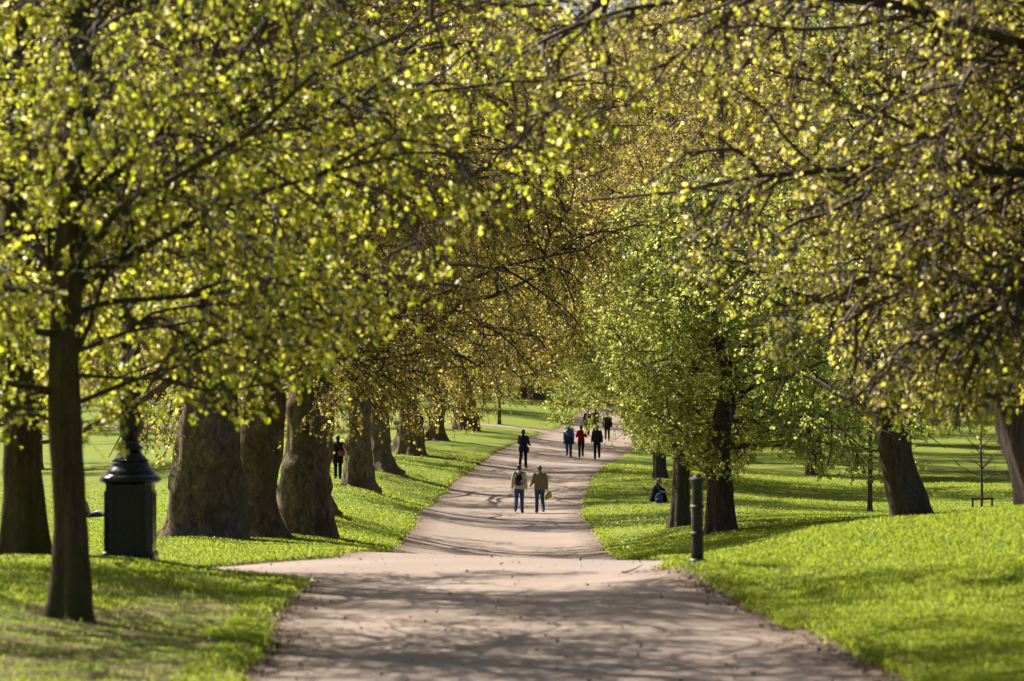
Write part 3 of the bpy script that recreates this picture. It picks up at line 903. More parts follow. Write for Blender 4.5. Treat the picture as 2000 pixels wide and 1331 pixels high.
# planes on the right of the path and the far wood
far = [(9.0, 158, 1, 1.3, .95), (11.5, 196, 2, 0.5, 1.12), (14.5, 236, 0, 2.5, 1.3), (20, 285, 1, 4.5, 1.4), (-9.5, 262, 2, 3.9, 1.05), (-20, 275, 0, 0.9, 1.05), (-33, 250, 1, 2.9, 1.0), (-30, 300, 2, 5.9, 1.1),
       (-2, 318, 1, 1.9, 1.0), (-13, 335, 0, 2.7, 1.15), (3, 362, 2, 4.1, 1.45), (27, 335, 0, 5.1, 1.15), (-26, 365, 1, 0.1, 1.2), (36, 300, 2, 1.7, 1.1), (17, 388, 1, 3.5, 1.3), (-9, 398, 2, 2.3, 1.3),
       (40, 372, 0, 0.7, 1.3), (-42, 352, 0, 3.1, 1.2), (32, 230, 1, 5.5, 1.0), (-40, 410, 2, 1.5, 1.3), (55, 395, 1, 2.0, 1.3), (30, 425, 2, 2.2, 1.4), (8, 440, 0, 4.2, 1.4), (-24, 445, 1, 4.9, 1.4), (19, 176, 0, 2.2, .95), (31, 205, 1, 0.8, 1.0), (24, 255, 2, 3.3, 1.1), (-6, 288, 1, 5.2, 1.0), (-24, 228, 0, 3.7, 0.95), (45, 325, 1, 4.4, 1.2), (2, 405, 0, 1.2, 1.4), (-55, 380, 2, 2.8, 1.3), (14, 412, 2, 0.2, 1.4), (38, 262, 0, 1.6, 1.05), (9.4, 217, 1, 2.6, 1.3), (-26, 192, 0, 4.4, 1.1), (-17, 305, 1, 1.2, 1.25), (7, 335, 0, 3.0, 1.4), (1.7, 289, 2, 1.0, 1.2), (-7, 360, 1, 0.6, 1.4), (12, 365, 0, 5.0, 1.4), (24, 310, 1, 2.4, 1.2), (-18, 385, 0, 1.1, 1.4), (21, 365, 2, 5.5, 1.35)]
for x, y, w, spin, s in far:
    copy_tree(PL[w], (x, y, gz(x, y) - 0.05), spin, s, 'tall budding plane tree of the far wood closing the view', 'trees of the far wood')

# --- fresh green trees on the right
g_keep = [lambda p: True] * 2
GB = []
for px, py, d in ((1328, 1032, 105), (1408, 1045, 95)):
    gb = P(px, py, d); gb[2] = gz(gb[0], gb[1]) - 0.03
    GB.append(gb)


def green_keep(base):
    def f(p):
        q = p + base
        X = 1000 + F * q[:, 0] / q[:, 1]
        Y = YH - F * (q[:, 2] - Z0) / q[:, 1]
        nz = 14 * vnoise(p * 1.3, 4.0)
        return Y < np.interp(X, [1090, 1120, 1150, 1190, 1230, 1290, 1330, 1400, 1440, 1500, 1600, 1750], [100, 540, 680, 770, 870, 890, 900, 950, 940, 880, 930, 960]) + nz
    return f


GR = []
for sd_, hh, rr in ((31, 10.5, 6.0), (32, 10, 5.9)):
    tz = np.array([0, 1.2, 2.6, 4.2, 6.5, hh * 0.92])
    pts = np.column_stack([np.random.default_rng(sd_).normal(0, 0.1, (6, 2)) * np.array([[0], [.5], [1], [1.5], [2], [2]]), tz])
    GR.append(make_tree('hornbeam_tree', sd_, pts, np.array([0.42, 0.36, 0.34, 0.28, 0.17, 0.03]) * (0.68 if sd_ == 31 else 0.84), hh, 0.9, rr, M['green_leaf'], M['dark_bark'], green_keep(GB[len(GR)]), n_limb=50, limb_z=(0.13, 0.95), elev=(-0.35, 1.2),
                        flare=1.35, butt=7, bump=0.09, droop=-0.55, lpt=7.0, leaf=0.078, kind=4, d2=3.1, d3=3.9, d4=6.4, lead0=0.04, r_limb=0.22, wander=0.2, len2=(0.8, 0.3), len3=(0.5, 0.3), len4=(0.16, 0.3), twig_r=0.006))
greens = [(1328, 1032, 105, 0, 0.0, 1.0, 'green leaved tree with a ribbed trunk left of the bollard, behind it'),
          (1408, 1045, 95, 1, 0.0, 1.0, 'green leaved tree with the darkest thick trunk, just right of the bollard'),
          (1290, 940, 152, 0, 4.0, 1.0, 'green leaved tree further back, its trunk above the seated man'),
          (1590, 925, 175, 1, 1.0, 1.1, 'bushy green tree across the right lawn, in full leaf'),
          (1770, 905, 185, 0, 5.1, 1.1, 'bushy green tree across the right lawn, in full leaf'),
          (1440, 862, 232, 1, 3.0, 1.2, 'green tree in the distance at the back of the right lawn'),
          (1720, 850, 250, 0, 2.0, 1.3, 'green tree in the distance at the back of the right lawn'),
          (1960, 850, 255, 1, 0.4, 1.3, 'green tree in the distance at the back of the right lawn')]
fg = {}
for px, py, d, w, spin, s, lab in greens:
    p = P(px, py, d); p[2] = gz(p[0], p[1]) - 0.03
    if w not in fg:
        fg[w] = 1; t = GR[w]; t.location = p; t.rotation_euler = (0, 0, spin); t.scale = (s, s, s)
        tag(t, lab, 'tree', 'fresh green trees on the right lawn')
    else:
        copy_tree(GR[w], p, spin, s, lab, 'green trees at the back of the right lawn' if d > 160 else 'fresh green trees on the right lawn')

# leaning tree on the right
b5 = P(1782, 1012, 85); b5[2] = gz(b5[0], b5[1]) - 0.03
t = make_tree('hornbeam_tree', 33, [(0, 0, 0), (-.28, 0, 1.0), (-.56, 0, 2.2), (-.78, .05, 3.3), (-.9, .1, 5), (-.8, .1, 8), (-.7, 0, 12.5)], [0.45, 0.40, 0.37, 0.33, 0.26, 0.16, 0.03], 14, 1.8, 6.0,
              M['green_leaf'], M['dark_bark'], None, n_limb=26, limb_z=(0.16, 0.95), elev=(-.08, 1.2), flare=1.28, butt=6, bump=0.08, droop=-0.45, lpt=4.4, leaf=0.085, kind=4, d2=2.4, d3=3.2, d4=4.8, r_limb=0.22, wander=0.2, twig_r=0.006,
              extra_limbs=[[(-.5, 0, 2.0), (.8, -.3, 2.7), (2.2, -.4, 2.7), (3.6, -.4, 2.1)]])
t.location = b5
tag(t, 'leaning tree with a tapering trunk on the right lawn crest', 'tree')

# young trees
YT = make_tree('young_tree', 41, [(0, 0, 0), (0.01, 0, 1.2), (.03, 0, 2.4), (0, 0, 5.4)], [0.10, 0.085, 0.075, 0.02], 6.2, 1.9, 1.9, M['green_leaf'], M['dark_bark'], None, n_limb=14, limb_z=(0.34, 0.95),
               elev=(0.25, 1.2), flare=1.2, bump=0.05, droop=-0.2, lpt=3.2, leaf=0.085, kind=4, d2=3.2, d3=3.0, d4=3.0, len2=(0.4, 0.3), len3=(0.25, 0.3), twig_r=0.005)
ys = [(1698, 1003, 130, 0.0, 1.0, 'young tree with a thin straight trunk left of the leaning tree'), (1746, 1004, 127, 1.5, 0.8, 'thin young trunk right against the leaning tree'),
      (975, 838, 232, 2.5, 1.15, 'young tree with a thin trunk on the sunlit lawn by the far bend'), (80, 905, 200, 4.0, 1.2, 'young tree far off on the left lawn, between the two lime trunks'),
      (1072, 790, 290, 0.5, 1.1, 'thin young tree in the distant lawn beside the far path')]
for i, (px, py, d, spin, s, lab) in enumerate(ys):
    p = P(px, py, d); p[2] = gz(p[0], p[1]) - 0.02
    if i == 0:
        YT.location = p; YT.scale = (s, s, s); tag(YT, lab, 'young tree', 'young trees on the lawns')
    else: copy_tree(YT, p, spin, s, lab, 'young trees on the lawns')

# staked sapling
b6 = P(1917, 994, 135); b6[2] = gz(b6[0], b6[1])
st = make_tree('sapling', 42, [(0, 0, 0), (0, 0, 1), (-.03, 0, 2.2), (0, 0, 3.6)], [0.05, 0.045, 0.035, 0.01], 4.2, 0.7, 1.3, M['plane_leaf'], M['dark_bark'], None, n_limb=9, limb_z=(0.25, 0.9), elev=(0.3, 1.2),
               flare=1.1, bump=0.03, droop=-0.1, lpt=0.5, leaf=0.06, kind=4, d2=2.2, d3=1.6, d4=1.5, len2=(0.3, 0.3), len3=(0.2, 0.3), twig_r=0.005, r_limb=0.5,
               extra_limbs=[[(0, 0, .35), (.28, 0, .75), (.5, 0, 1.4), (.6, 0, 2.0)], [(0, 0, .35), (-.25, 0, .7), (-.4, 0, 1.2), (-.5, 0, 1.8)]])
st.location = b6
tag(st, 'bare staked sapling with forked twigs on the right lawn', 'sapling')
M['stake_wood'] = plain_mat('stake_wood', (0.10, 0.065, 0.04), 0.8, 0.3, 18)
fr = empty('tree_stake', (b6[0], b6[1] - 0.16, b6[2]))
tag(fr, 'low wooden stake frame with a crossbar around the sapling', 'tree stake')
MB().box((-0.40, -0.035, -0.2), (-0.33, 0.035, 0.30)).build('post', M['stake_wood'], fr, False)
MB().box((0.33, -0.035, -0.2), (0.40, 0.035, 0.30)).build('post', M['stake_wood'], fr, False)
MB().box((-0.43, -0.045, 0.302), (0.43, 0.045, 0.385)).build('crossbar', M['stake_wood'], fr, False)

# ------------------------------------------------------------------ bollard and lamp
m, nt, out = new_mat('black_paint')
n = noise(nt, 9, 5, 0.65, objvec(nt))
c = mixc(nt, maprange(nt, n.outputs[0], 0.45, 0.75), (0.006, 0.006, 0.014), (0.014, 0.012, 0.018))
b = principled(nt, c, maprange(nt, n.outputs[0], 0.3, 0.7, 0.15, 0.3), 0, 0.4, noise(nt, 60, 3, 0.6, objvec(nt)).outputs[0], 0.12, 0.004)
nt.links.new(b.outputs[0], out.inputs[0]); M['black_paint'] = m
m, nt, out = new_mat('worn_iron')
n = noise(nt, 7, 6, 0.7, objvec(nt, 1, 1, 0.5))
c = mixc(nt, maprange(nt, n.outputs[0], 0.4, 0.7), (0.010, 0.009, 0.010), (0.034, 0.027, 0.025))
b = principled(nt, c, maprange(nt, n.outputs[0], 0.3, 0.7, 0.35, 0.6), 0, 0.5, n.outputs[0], 0.2, 0.006)
nt.links.new(b.outputs[0], out.inputs[0]); M['worn_iron'] = m

bp = P(1362, 1098, 44.5); bp[2] = gz(bp[0], bp[1]) + 0.0
bo = empty('bollard', bp)
bo.rotation_euler = (0, 0, 0.3)
tag(bo, 'old black cast iron bollard with raised rings at the lawn edge', 'bollard')
MB().lathe([(0.0, -.2), (0.104, -.2), (0.104, 0.05), (0.09, 0.07), (0.078, 0.07)], 32).build('base', M['worn_iron'], bo)
MB().lathe([(0.076, 0.05), (0.0765, 0.2), (0.074, 0.5), (0.070, 0.8), (0.067, 1.0), (0.066, 1.03)], 32).build('shaft', M['worn_iron'], bo)
for z in (0.385, 0.715):
    MB().lathe([(0.06, z - 0.02), (0.083, z - 0.02), (0.096, z - 0.007), (0.096, z + 0.007), (0.083, z + 0.02), (0.06, z + 0.02)], 32).build('ring', M['worn_iron'], bo)
MB().lathe([(0.06, 1.0), (0.074, 1.0), (0.074, 1.012), (0.068, 1.02), (0.084, 1.035), (0.104, 1.05), (0.106, 1.06), (0.094, 1.068), (0.07, 1.082), (0.05, 1.088), (0.048, 1.108), (0.046, 1.113), (0.02, 1.121), (0.0, 1.122)], 32).build('cap', M['worn_iron'], bo)

lp = P(255, 1097, 47); lp[2] = gz(lp[0], lp[1]) - 0.02
lo = empty('lamp_post', lp)
tag(lo, 'tall black lamp post on a panelled pedestal with a moulded dome, beside the broadest trunk', 'lamp post')


def oct_ring(hw, ch, z):
    p = [(hw, -hw + ch), (hw, hw - ch), (hw - ch, hw), (-hw + ch, hw), (-hw, hw - ch), (-hw, -hw + ch), (-hw + ch, -hw), (hw - ch, -hw)]
    return [(x, y, z) for x, y in p]


ped = MB()
ped.rings([oct_ring(0.345, 0.03, -0.3), oct_ring(0.345, 0.03, 0.10), oct_ring(0.335, 0.03, 0.13), oct_ring(0.325, 0.05, 0.15)])
ped.rings([oct_ring(0.318, 0.07, 0.145), oct_ring(0.308, 0.075, 0.6), oct_ring(0.298, 0.08, 1.02), oct_ring(0.31, 0.08, 1.04)])
ped.build('pedestal', M['black_paint'], lo, False)
for k in range(4):
    Mx = Matrix.Rotation(k * PI / 2, 4, 'Z')
    f = MB()
    y0, y1 = 0.300, 0.3225
    f.box((-0.21, y0, 0.24), (-0.175, y1, 0.94), Mx); f.box((0.175, y0, 0.24), (0.21, y1, 0.94), Mx)
    f.box((-0.174, y0, 0.24), (0.174, y1, 0.275), Mx); f.box((-0.174, y0, 0.905), (0.174, y1, 0.94), Mx)
    f.build('panel', M['black_paint'], lo, False)
MB().lathe([(0.2, 1.0), (0.33, 1.03), (0.385, 1.055), (0.40, 1.085), (0.385, 1.125), (0.345, 1.14), (0.33, 1.15), (0.325, 1.175), (0.30, 1.21), (0.265, 1.25), (0.245, 1.275), (0.25, 1.29), (0.235, 1.31), (0.215, 1.33),
            (0.22, 1.345), (0.205, 1.37), (0.18, 1.40), (0.155, 1.43), (0.14, 1.45), (0.115, 1.455)], 48,
           mod=lambda r, z, t: r * (1 + 0.03 * np.abs(np.cos(14 * t)) * np.exp(-((z - 1.085) / 0.035) ** 2))).build('dome', M['black_paint'], lo)
bd = MB()
for k in range(26):
    a = k * 2 * PI / 26
    bd.ell((0.224 * math.cos(a), 0.224 * math.sin(a), 1.338), (0.02, 0.02, 0.018), 8, 5)
bd.build('beading', M['black_paint'], lo)
MB().lathe([(0.10, 1.44), (0.145, 1.46), (0.17, 1.49), (0.165, 1.515), (0.13, 1.535), (0.115, 1.56), (0.125, 1.58), (0.118, 1.60), (0.10, 1.62)], 32).build('collar', M['black_paint'], lo)
MB().lathe([(0.11, 1.6), (0.125, 1.64), (0.145, 1.72), (0.14, 2.0), (0.13, 3.0), (0.11, 5.0), (0.085, 7.0), (0.08, 7.8), (0.11, 7.85), (0.12, 7.9), (0.07, 7.95), (0.06, 8.2)], 64,
           mod=lambda r, z, t: r * (1 - 0.07 * np.abs(np.sin(8 * t)) * (z > 1.65))).build('column', M['black_paint'], lo)
M['lamp_glass'] = plain_mat('lamp_glass', (0.6, 0.62, 0.6), 0.1, 0.05)
MB().lathe([(0.05, 8.15), (0.14, 8.2), (0.22, 8.75), (0.20, 8.76)], 8).build('lantern', M['lamp_glass'], lo, False)
MB().lathe([(0.25, 8.765), (0.24, 8.80), (0.14, 8.95), (0.05, 9.02), (0.03, 9.12), (0.0, 9.14)], 16).build('lantern_cap', M['black_paint'], lo)


# ------------------------------------------------------------------ people
SKIN = plain_mat('skin', (0.33, 0.19, 0.135), 0.55, 0.12, 30, 0.05)
EYE = plain_mat('eye_dark', (0.03, 0.025, 0.02), 0.2, 0.1)


def cloth(name, col, var=0.3): return plain_mat(name, col, 0.9, var, 14, 0.5, 0, 0.15, 0.02)


def remeshed(mb, name, mat, parent, vox, sm=6):
    o = mb.build(name, mat)
    r = o.modifiers.new('r', 'REMESH'); r.mode = 'VOXEL'; r.voxel_size = vox; r.use_smooth_shade = True
    s = o.modifiers.new('s', 'SMOOTH'); s.iterations = sm; s.factor = 0.5
    dg = bpy.context.evaluated_depsgraph_get()
    me = bpy.data.meshes.new_from_object(o.evaluated_get(dg))
    o.modifiers.clear()
    old = o.data; o.data = me; me.name = name
    bpy.data.meshes.remove(old)
    for p in me.polygons: p.use_smooth = True
    if parent is not None: o.parent = parent
    return o


def rotx(v, a):
    c, s = math.cos(a), math.sin(a)
    return np.array([v[0], v[1] * c - v[2] * s, v[1] * s + v[2] * c])


def person(loc, rz, label, top, low, hair_c=(0.02, 0.014, 0.01), Ht=1.75, stride=0.25, arms=((0.15, 0.25), (-0.15, 0.25)), armout=0.12, coat=0.0, girth=1.0,
           shoe=(0.02, 0.018, 0.016), seated=False, hood=False, long_hair=False, bare_arm=False, head_turn=0.0, skirtcoat=0.0, cap=None, lean=0.02):
    """arms: (shoulder swing, elbow bend) for left and right; positive swings forward. Faces +Y before rz."""
    k = Ht / 1.75
    J = {}
    hipz = 0.92
    sh = np.array([0.168 * girth, 0, 1.415])
    pel = np.array([0, 0, 0.96])
    legs = []
    for sgn in (-1, 1):
        hip = np.array([0.092 * sgn, 0, hipz])
        if seated:
            up = np.array([0.05 * sgn, 0.72, 0.66]) if sgn < 0 else np.array([0.10, 0.68, 0.70])
            up = up / np.linalg.norm(up) * 0.43
            knee = hip + up
            sk = np.array([0.02 * sgn, 0.34, -0.86]); sk = sk / np.linalg.norm(sk) * 0.42
            ank = knee + sk
        else:
            a = stride * sgn
            knee = hip + rotx(np.array([0.0, 0, -0.43]), a)
            bend = 0.12 if a > 0 else 0.28 + abs(stride) * 0.9
            ank = knee + rotx(np.array([0, 0, -0.415]), a - bend)
        pitch = 0 if (seated or stride * sgn > 0) else -0.45 * min(1, abs(stride) * 3)
        toe = ank + rotx(np.array([0.02 * sgn, 0.155, -0.045]), pitch)
        heel = ank + rotx(np.array([0, -0.035, -0.045]), pitch)
        legs.append((hip, knee, ank, heel, toe))
    tilt = 0.30 if seated else -lean

    def up(v):
        v = np.asarray(v, float)
        return pel + rotx(v - pel, -tilt if seated else tilt)
    arm = []
    for sgn, (sw, eb) in zip((-1, 1), arms):
        s = up(sh * np.array([sgn, 1, 1]))
        dv = rotx(np.array([armout * sgn, 0, -1.0]), sw); dv /= np.linalg.norm(dv)
        e = s + dv * 0.29
        fv = rotx(np.array([armout * 0.4 * sgn, 0, -1.0]), sw + eb); fv /= np.linalg.norm(fv)
        if seated: fv = np.array([-0.45 * sgn, 0.85, -0.15]); fv /= np.linalg.norm(fv)
        w = e + fv * 0.25
        arm.append((s, e, w, fv))
    hc = up((0, 0.015, 1.635))

    def torso(mb, grow_, z0=0.86, z1=1.46, flare=0.0):
        prof = [(0.80, .145, .105), (0.88, .165, .115), (0.96, .162, .112), (1.06, .148, .102), (1.16, .152, .106), (1.28, .172, .115), (1.36, .178, .108), (1.42, .135, .085), (1.47, .08, .065), (1.50, .06, .058)]
        zs = np.array([p[0] for p in prof])
        th = np.arange(20) * 2 * PI / 20
        R = []
        for z in np.linspace(z0, z1, 14):
            rx = np.interp(z, zs, [p[1] for p in prof]) * girth + grow_
            ry = np.interp(z, zs, [p[2] for p in prof]) * girth + grow_
            if z < 1.1: rx += flare * (1.1 - z); ry += flare * (1.1 - z)
            pt = [up((rx * math.cos(t), ry * math.sin(t), z)) for t in th]
            R.append(pt)
        mb.rings(R)
    # body: one continuous surface
    B = MB()
    torso(B, -0.008, 0.82, 1.5)
    B.caps(up((0, -0.005, 1.44)), 0.058, hc + (0, -0.01, -0.06), 0.052)
    B.ell(hc, (0.075, 0.092, 0.112)); B.ell(hc + np.array([0, 0.03, -0.06]), (0.055, 0.06, 0.055))
    B.ell(hc + np.array([0, 0.10, -0.015]), (0.014, 0.022, 0.024)); B.ell(hc + np.array([0, 0.09, -0.062]), (0.024, 0.012, 0.010)); B.ell(hc + np.array([0, 0.085, 0.03]), (0.05, 0.015, 0.012))
    for sgn in (-1, 1): B.ell(hc + np.array([0.078 * sgn, -0.005, -0.01]), (0.012, 0.02, 0.032))
    for sgn, (s, e, w, fv) in zip((-1, 1), arm):
        B.caps(s, 0.055, e, 0.043); B.caps(e, 0.043, w, 0.029)
        sd = np.cross(fv, np.array([0, 0, 1.0])) if abs(fv[2]) < 0.8 else np.array([0, 1.0, 0])
        sd = sd - fv * np.dot(sd, fv); sd /= np.linalg.norm(sd)     # across the palm
        nn = np.cross(fv, sd)
        pc = w + fv * 0.05
        Mh = np.column_stack([sd, nn, fv])
        B.ell(pc, (0.038, 0.018, 0.052), 12, 7, Mh)
        cu = -nn * sgn * 0.5
        for q, (o_, ln) in enumerate(((-0.028, 0.062), (-0.009, 0.074), (0.010, 0.070), (0.028, 0.055))):
            a0 = pc + fv * 0.035 + sd * o_; a1 = a0 + (fv + cu * 0.5) * ln * 0.55; a2 = a1 + (fv * 0.6 + cu * 1.2) * ln * 0.5
            B.caps(a0, 0.0095, a1, 0.009, 8, 2); B.caps(a1, 0.009, a2, 0.008, 8, 2)
        t0 = w + fv * 0.025 + sd * 0.03; t1 = t0 + (fv * 0.6 + sd * 0.7) * 0.042; t2 = t1 + (fv * 0.95 + sd * 0.1 + cu * 0.4) * 0.03
        B.caps(t0, 0.013, t1, 0.011, 8, 2); B.caps(t1, 0.011, t2, 0.009, 8, 2)
    for hip, kn, an, he, to in legs:
        B.caps(hip, 0.085 * girth, kn, 0.054); B.caps(kn, 0.054, an, 0.036)
        B.caps(he, 0.036, to, 0.03)
    body = remeshed(B, 'person', SKIN, None, 0.0085, 3)
    # clothes
    T = MB()
    torso(T, 0.022 + coat, 0.86 - skirtcoat, 1.475, 0.10 if skirtcoat else 0.03)
    for s, e, w, fv in arm:
        if bare_arm: T.caps(s, 0.073, s + (e - s) * 0.8, 0.066)
        else: T.caps(s, 0.068 + coat * .6, e, 0.060 + coat * .5); T.caps(e, 0.058 + coat * .5, w - fv * 0.01, 0.046 + coat * .3)
        T.ell(s + np.array([0, 0, -0.02]), (0.072, 0.076, 0.07))
    T.caps(up((0, -0.012, 1.455)), 0.082, up((0, -0.012, 1.50)), 0.072)
    if hood: T.ell(up((0, -0.08, 1.47)), (0.12, 0.07, 0.07))
    remeshed(T, 'jacket', top, body, 0.0125, 6)
    L = MB()
    torso(L, 0.012, 0.80, 1.02)
    for hip, kn, an, he, to in legs:
        L.caps(hip + np.array([0, 0, .02]), 0.108 * girth, kn, 0.074); L.caps(kn, 0.074, an + np.array([0, 0, 0.0]), 0.064)
    remeshed(L, 'trousers', low, body, 0.0125, 6)
    smat = plain_mat('shoe_leather', shoe, 0.5, 0.2, 20)
    for hip, kn, an, he, to in legs:
        S = MB(); S.caps(he, 0.047, to, 0.042); S.ell((he + to) / 2 + np.array([0, 0, -0.02]), (0.046, 0.13, 0.028)); S.caps(an + np.array([0, 0, -.01]), 0.048, he, 0.044)
        remeshed(S, 'shoe', smat, body, 0.011, 2)
    if cap is not None or hair_c is not None:
        Hh = MB()
        Hh.ell(hc + np.array([0, -0.018, 0.025]), (0.086, 0.093, 0.104)); Hh.ell(hc + np.array([0, -0.045, -0.03]), (0.078, 0.06, 0.07))
        if long_hair: Hh.ell(hc + np.array([0, -0.075, -0.12]), (0.062, 0.04, 0.12))
        remeshed(Hh, 'hair', plain_mat('hair_colour', hair_c, 0.5, 0.4, 40, 0.6), body, 0.01, 2)
    for sgn in (-1, 1):
        MB().ell(hc + np.array([0.03 * sgn, 0.083, 0.008]), (0.012, 0.009, 0.008), 10, 6).build('eye', EYE, body)
    low_z = min(min(l[3][2], l[4][2]) for l in legs) - 0.045
    if seated: low_z = hipz - 0.125
    body.scale = (k, k, k)
    body.rotation_euler = (0, 0, rz)
    body.location = (loc[0], loc[1], loc[2] - low_z * k)
    tag(body, label, 'person', 'people walking on the path' if not seated else 'people sitting on the grass')
    body['_lz'] = low_z
    return body, {'up': up, 'arm': arm, 'k': k, 'hc': hc, 'sh': sh}


def on_person(body, o):
    """stand a held thing where the body is, as a thing of its own"""
    o.location = body.location; o.rotation_euler = body.rotation_euler; o.scale = body.scale
    return o


def ground_at(px, py, d, dz=-0.035):
    p = P(px, py, d)
    p[2] = gz(p[0], p[1]) + dz
    return p


DENIM = cloth('denim', (0.045, 0.075, 0.17), 0.35)
DKDENIM = cloth('dark_denim', (0.02, 0.03, 0.065), 0.35)
BLACKC = cloth('black_cloth', (0.014, 0.014, 0.018))

# the pair in front
b, i = person(ground_at(1014, 1000, 130), -0.10, 'walker in a cream jacket and blue jeans with a black backpack', cloth('cream_cloth', (0.50, 0.44, 0.33), 0.15), DENIM, (0.07, 0.03, 0.018), 1.76, 0.20,
              ((0.05, 0.25), (-0.1, 0.3)), 0.22, 0.012, 1.03)
bk = empty('backpack', (0, 0, 0)); on_person(b, bk)
tag(bk, 'black backpack with a pale patch, worn over the cream jacket', 'backpack')
q = MB(); q.ell((0, -0.20, 1.20), (0.145, 0.085, 0.20)); q.ell((0, -0.21, 1.10), (0.15, 0.10, 0.12)); q.ell((0, -0.19, 1.33), (0.10, 0.06, 0.08))
remeshed(q, 'pack', cloth('pack_black', (0.02, 0.02, 0.022)), bk, 0.014, 4)
q = MB(); q.ell((0.015, -0.275, 1.10), (0.085, 0.045, 0.075)); remeshed(q, 'pocket', cloth('pack_grey', (0.05, 0.05, 0.055)), bk, 0.012, 3)
q = MB(); q.ell((0.10, -0.262, 1.12), (0.028, 0.02, 0.075)); remeshed(q, 'pale_panel', cloth('pack_pale', (0.5, 0.5, 0.48)), bk, 0.008, 2)
for sgn in (-1, 1):
    q = MB()
    pp = [(0.07, -0.17, 1.36), (0.115, -0.13, 1.45), (0.125, -0.02, 1.475), (0.12, 0.10, 1.42), (0.12, 0.15, 1.30), (0.14, 0.10, 1.14), (0.14, -0.1, 1.06)]
    for a, c_ in zip(pp[:-1], pp[1:]): q.caps((a[0] * sgn, a[1], a[2]), 0.022, (c_[0] * sgn, c_[1], c_[2]), 0.022, 8, 2)
    q.build('strap', M['black_paint'] if False else BLACKC, bk)

b, i = person(ground_at(1054, 1000, 130), 0.14, 'walker in an olive jacket and blue jeans carrying a yellow green bag', cloth('olive_cloth', (0.185, 0.155, 0.085), 0.2), DENIM, (0.10, 0.08, 0.065), 1.71, -0.18,
              ((0.25, 0.9), (-0.1, 0.18)), 0.24, 0.018, 1.08)
hb = empty('carrier_bag', (0, 0, 0)); on_person(b, hb)
tag(hb, 'yellow green carrier bag hanging from the olive walker', 'bag')
w = i['arm'][1][2] + np.array([0.01, 0.0, -0.07])
q = MB()
th = np.arange(14) * 2 * PI / 14
R = []
for z, rx, ry in ((-0.30, 0.10, 0.05), (-0.27, 0.135, 0.065), (-0.15, 0.13, 0.05), (-0.08, 0.10, 0.025), (-0.05, 0.06, 0.016)):
    R.append([(w[0] + 0.02 + rx * math.cos(t) + 0.12 * -(z), w[1] + ry * math.sin(t), w[2] + z + 0.06 * math.cos(t)) for t in th])
q.rings(R); remeshed(q, 'sack', cloth('bag_yellow', (0.42, 0.46, 0.03), 0.3), hb, 0.01, 2)
q = MB(); q.caps(w + np.array([0.06, 0, -0.06]), 0.012, w + np.array([0.0, 0, -0.01]), 0.009, 8, 2); q.build('handle', cloth('bag_handle', (0.42, 0.46, 0.03)), hb)

# man in a suit
b, i = person(ground_at(1022, 915, 165), -0.18, 'man in a dark navy suit walking alone in the middle of the path', cloth('navy_suit', (0.022, 0.027, 0.055)), cloth('navy_trousers', (0.018, 0.021, 0.042)), (0.012, 0.01, 0.009), 1.78, 0.24,
              ((0.35, 1.1), (0.3, 0.9)), 0.20, 0.01, 1.0, skirtcoat=0.10)
sb = empty('shoulder_bag', (0, 0, 0)); on_person(b, sb)
tag(sb, 'brown leather bag at the hip of the man in the suit', 'bag')
BR = plain_mat('brown_leather', (0.13, 0.05, 0.028), 0.5, 0.25, 20)
q = MB(); q.ell((0.23, 0.0, 0.84), (0.05, 0.14, 0.14)); q.ell((0.225, 0, 0.76), (0.055, 0.16, 0.08)); remeshed(q, 'pouch', BR, sb, 0.012, 3)
q = MB(); q.caps((0.21, -0.06, 0.95), 0.012, (0.15, -0.13, 1.42), 0.012, 8, 2); q.caps((0.15, -0.13, 1.42), 0.012, (0.12, -0.03, 1.50), 0.012, 8, 2); q.build('strap', BR, sb)

# three abreast
b, i = person(ground_at(1111, 894, 184), 0.0, 'man in a blue shirt with a jacket tied round his waist', cloth('blue_shirt', (0.085, 0.15, 0.42), 0.2), DENIM, (0.012, 0.01, 0.009), 1.80, 0.27, ((0.08, 0.2), (-0.1, 0.2)), 0.18, 0.0, 0.98)
jk = empty('tied_jacket', (0, 0, 0)); on_person(b, jk)
tag(jk, 'dark jacket with pale cuffs knotted round the waist of the blue shirt', 'jacket')
q = MB()
R = []
for z, g in ((0.66, 0.235), (0.72, 0.23), (0.85, 0.215), (0.98, 0.195), (1.05, 0.18), (1.07, 0.17)):
    R.append([(g * math.cos(t), g * 0.72 * math.sin(t) - 0.01, z) for t in np.arange(20) * 2 * PI / 20])
q.rings(R); remeshed(q, 'body_cloth', cloth('slate_cloth', (0.03, 0.04, 0.07)), jk, 0.014, 3)
for sgn in (-1, 1):
    q = MB(); q.caps((0.20 * sgn, 0.05, 0.86), 0.05, (0.27 * sgn, 0.03, 0.70), 0.045); q.build('sleeve', cloth('pale_lining', (0.45, 0.5, 0.68)), jk)
q = MB()
cs = [(-0.09, 0.02, 1.50), (-0.06, -0.12, 1.42), (0.06, -0.155, 1.24), (0.15, -0.12, 1.08)]
for a, c_ in zip(cs[:-1], cs[1:]): q.caps(a, 0.016, c_, 0.016, 8, 2)
cb = q.build('bag_strap', BLACKC); on_person(b, cb)
tag(cb, 'dark strap slung across the back of the blue shirt', 'strap')

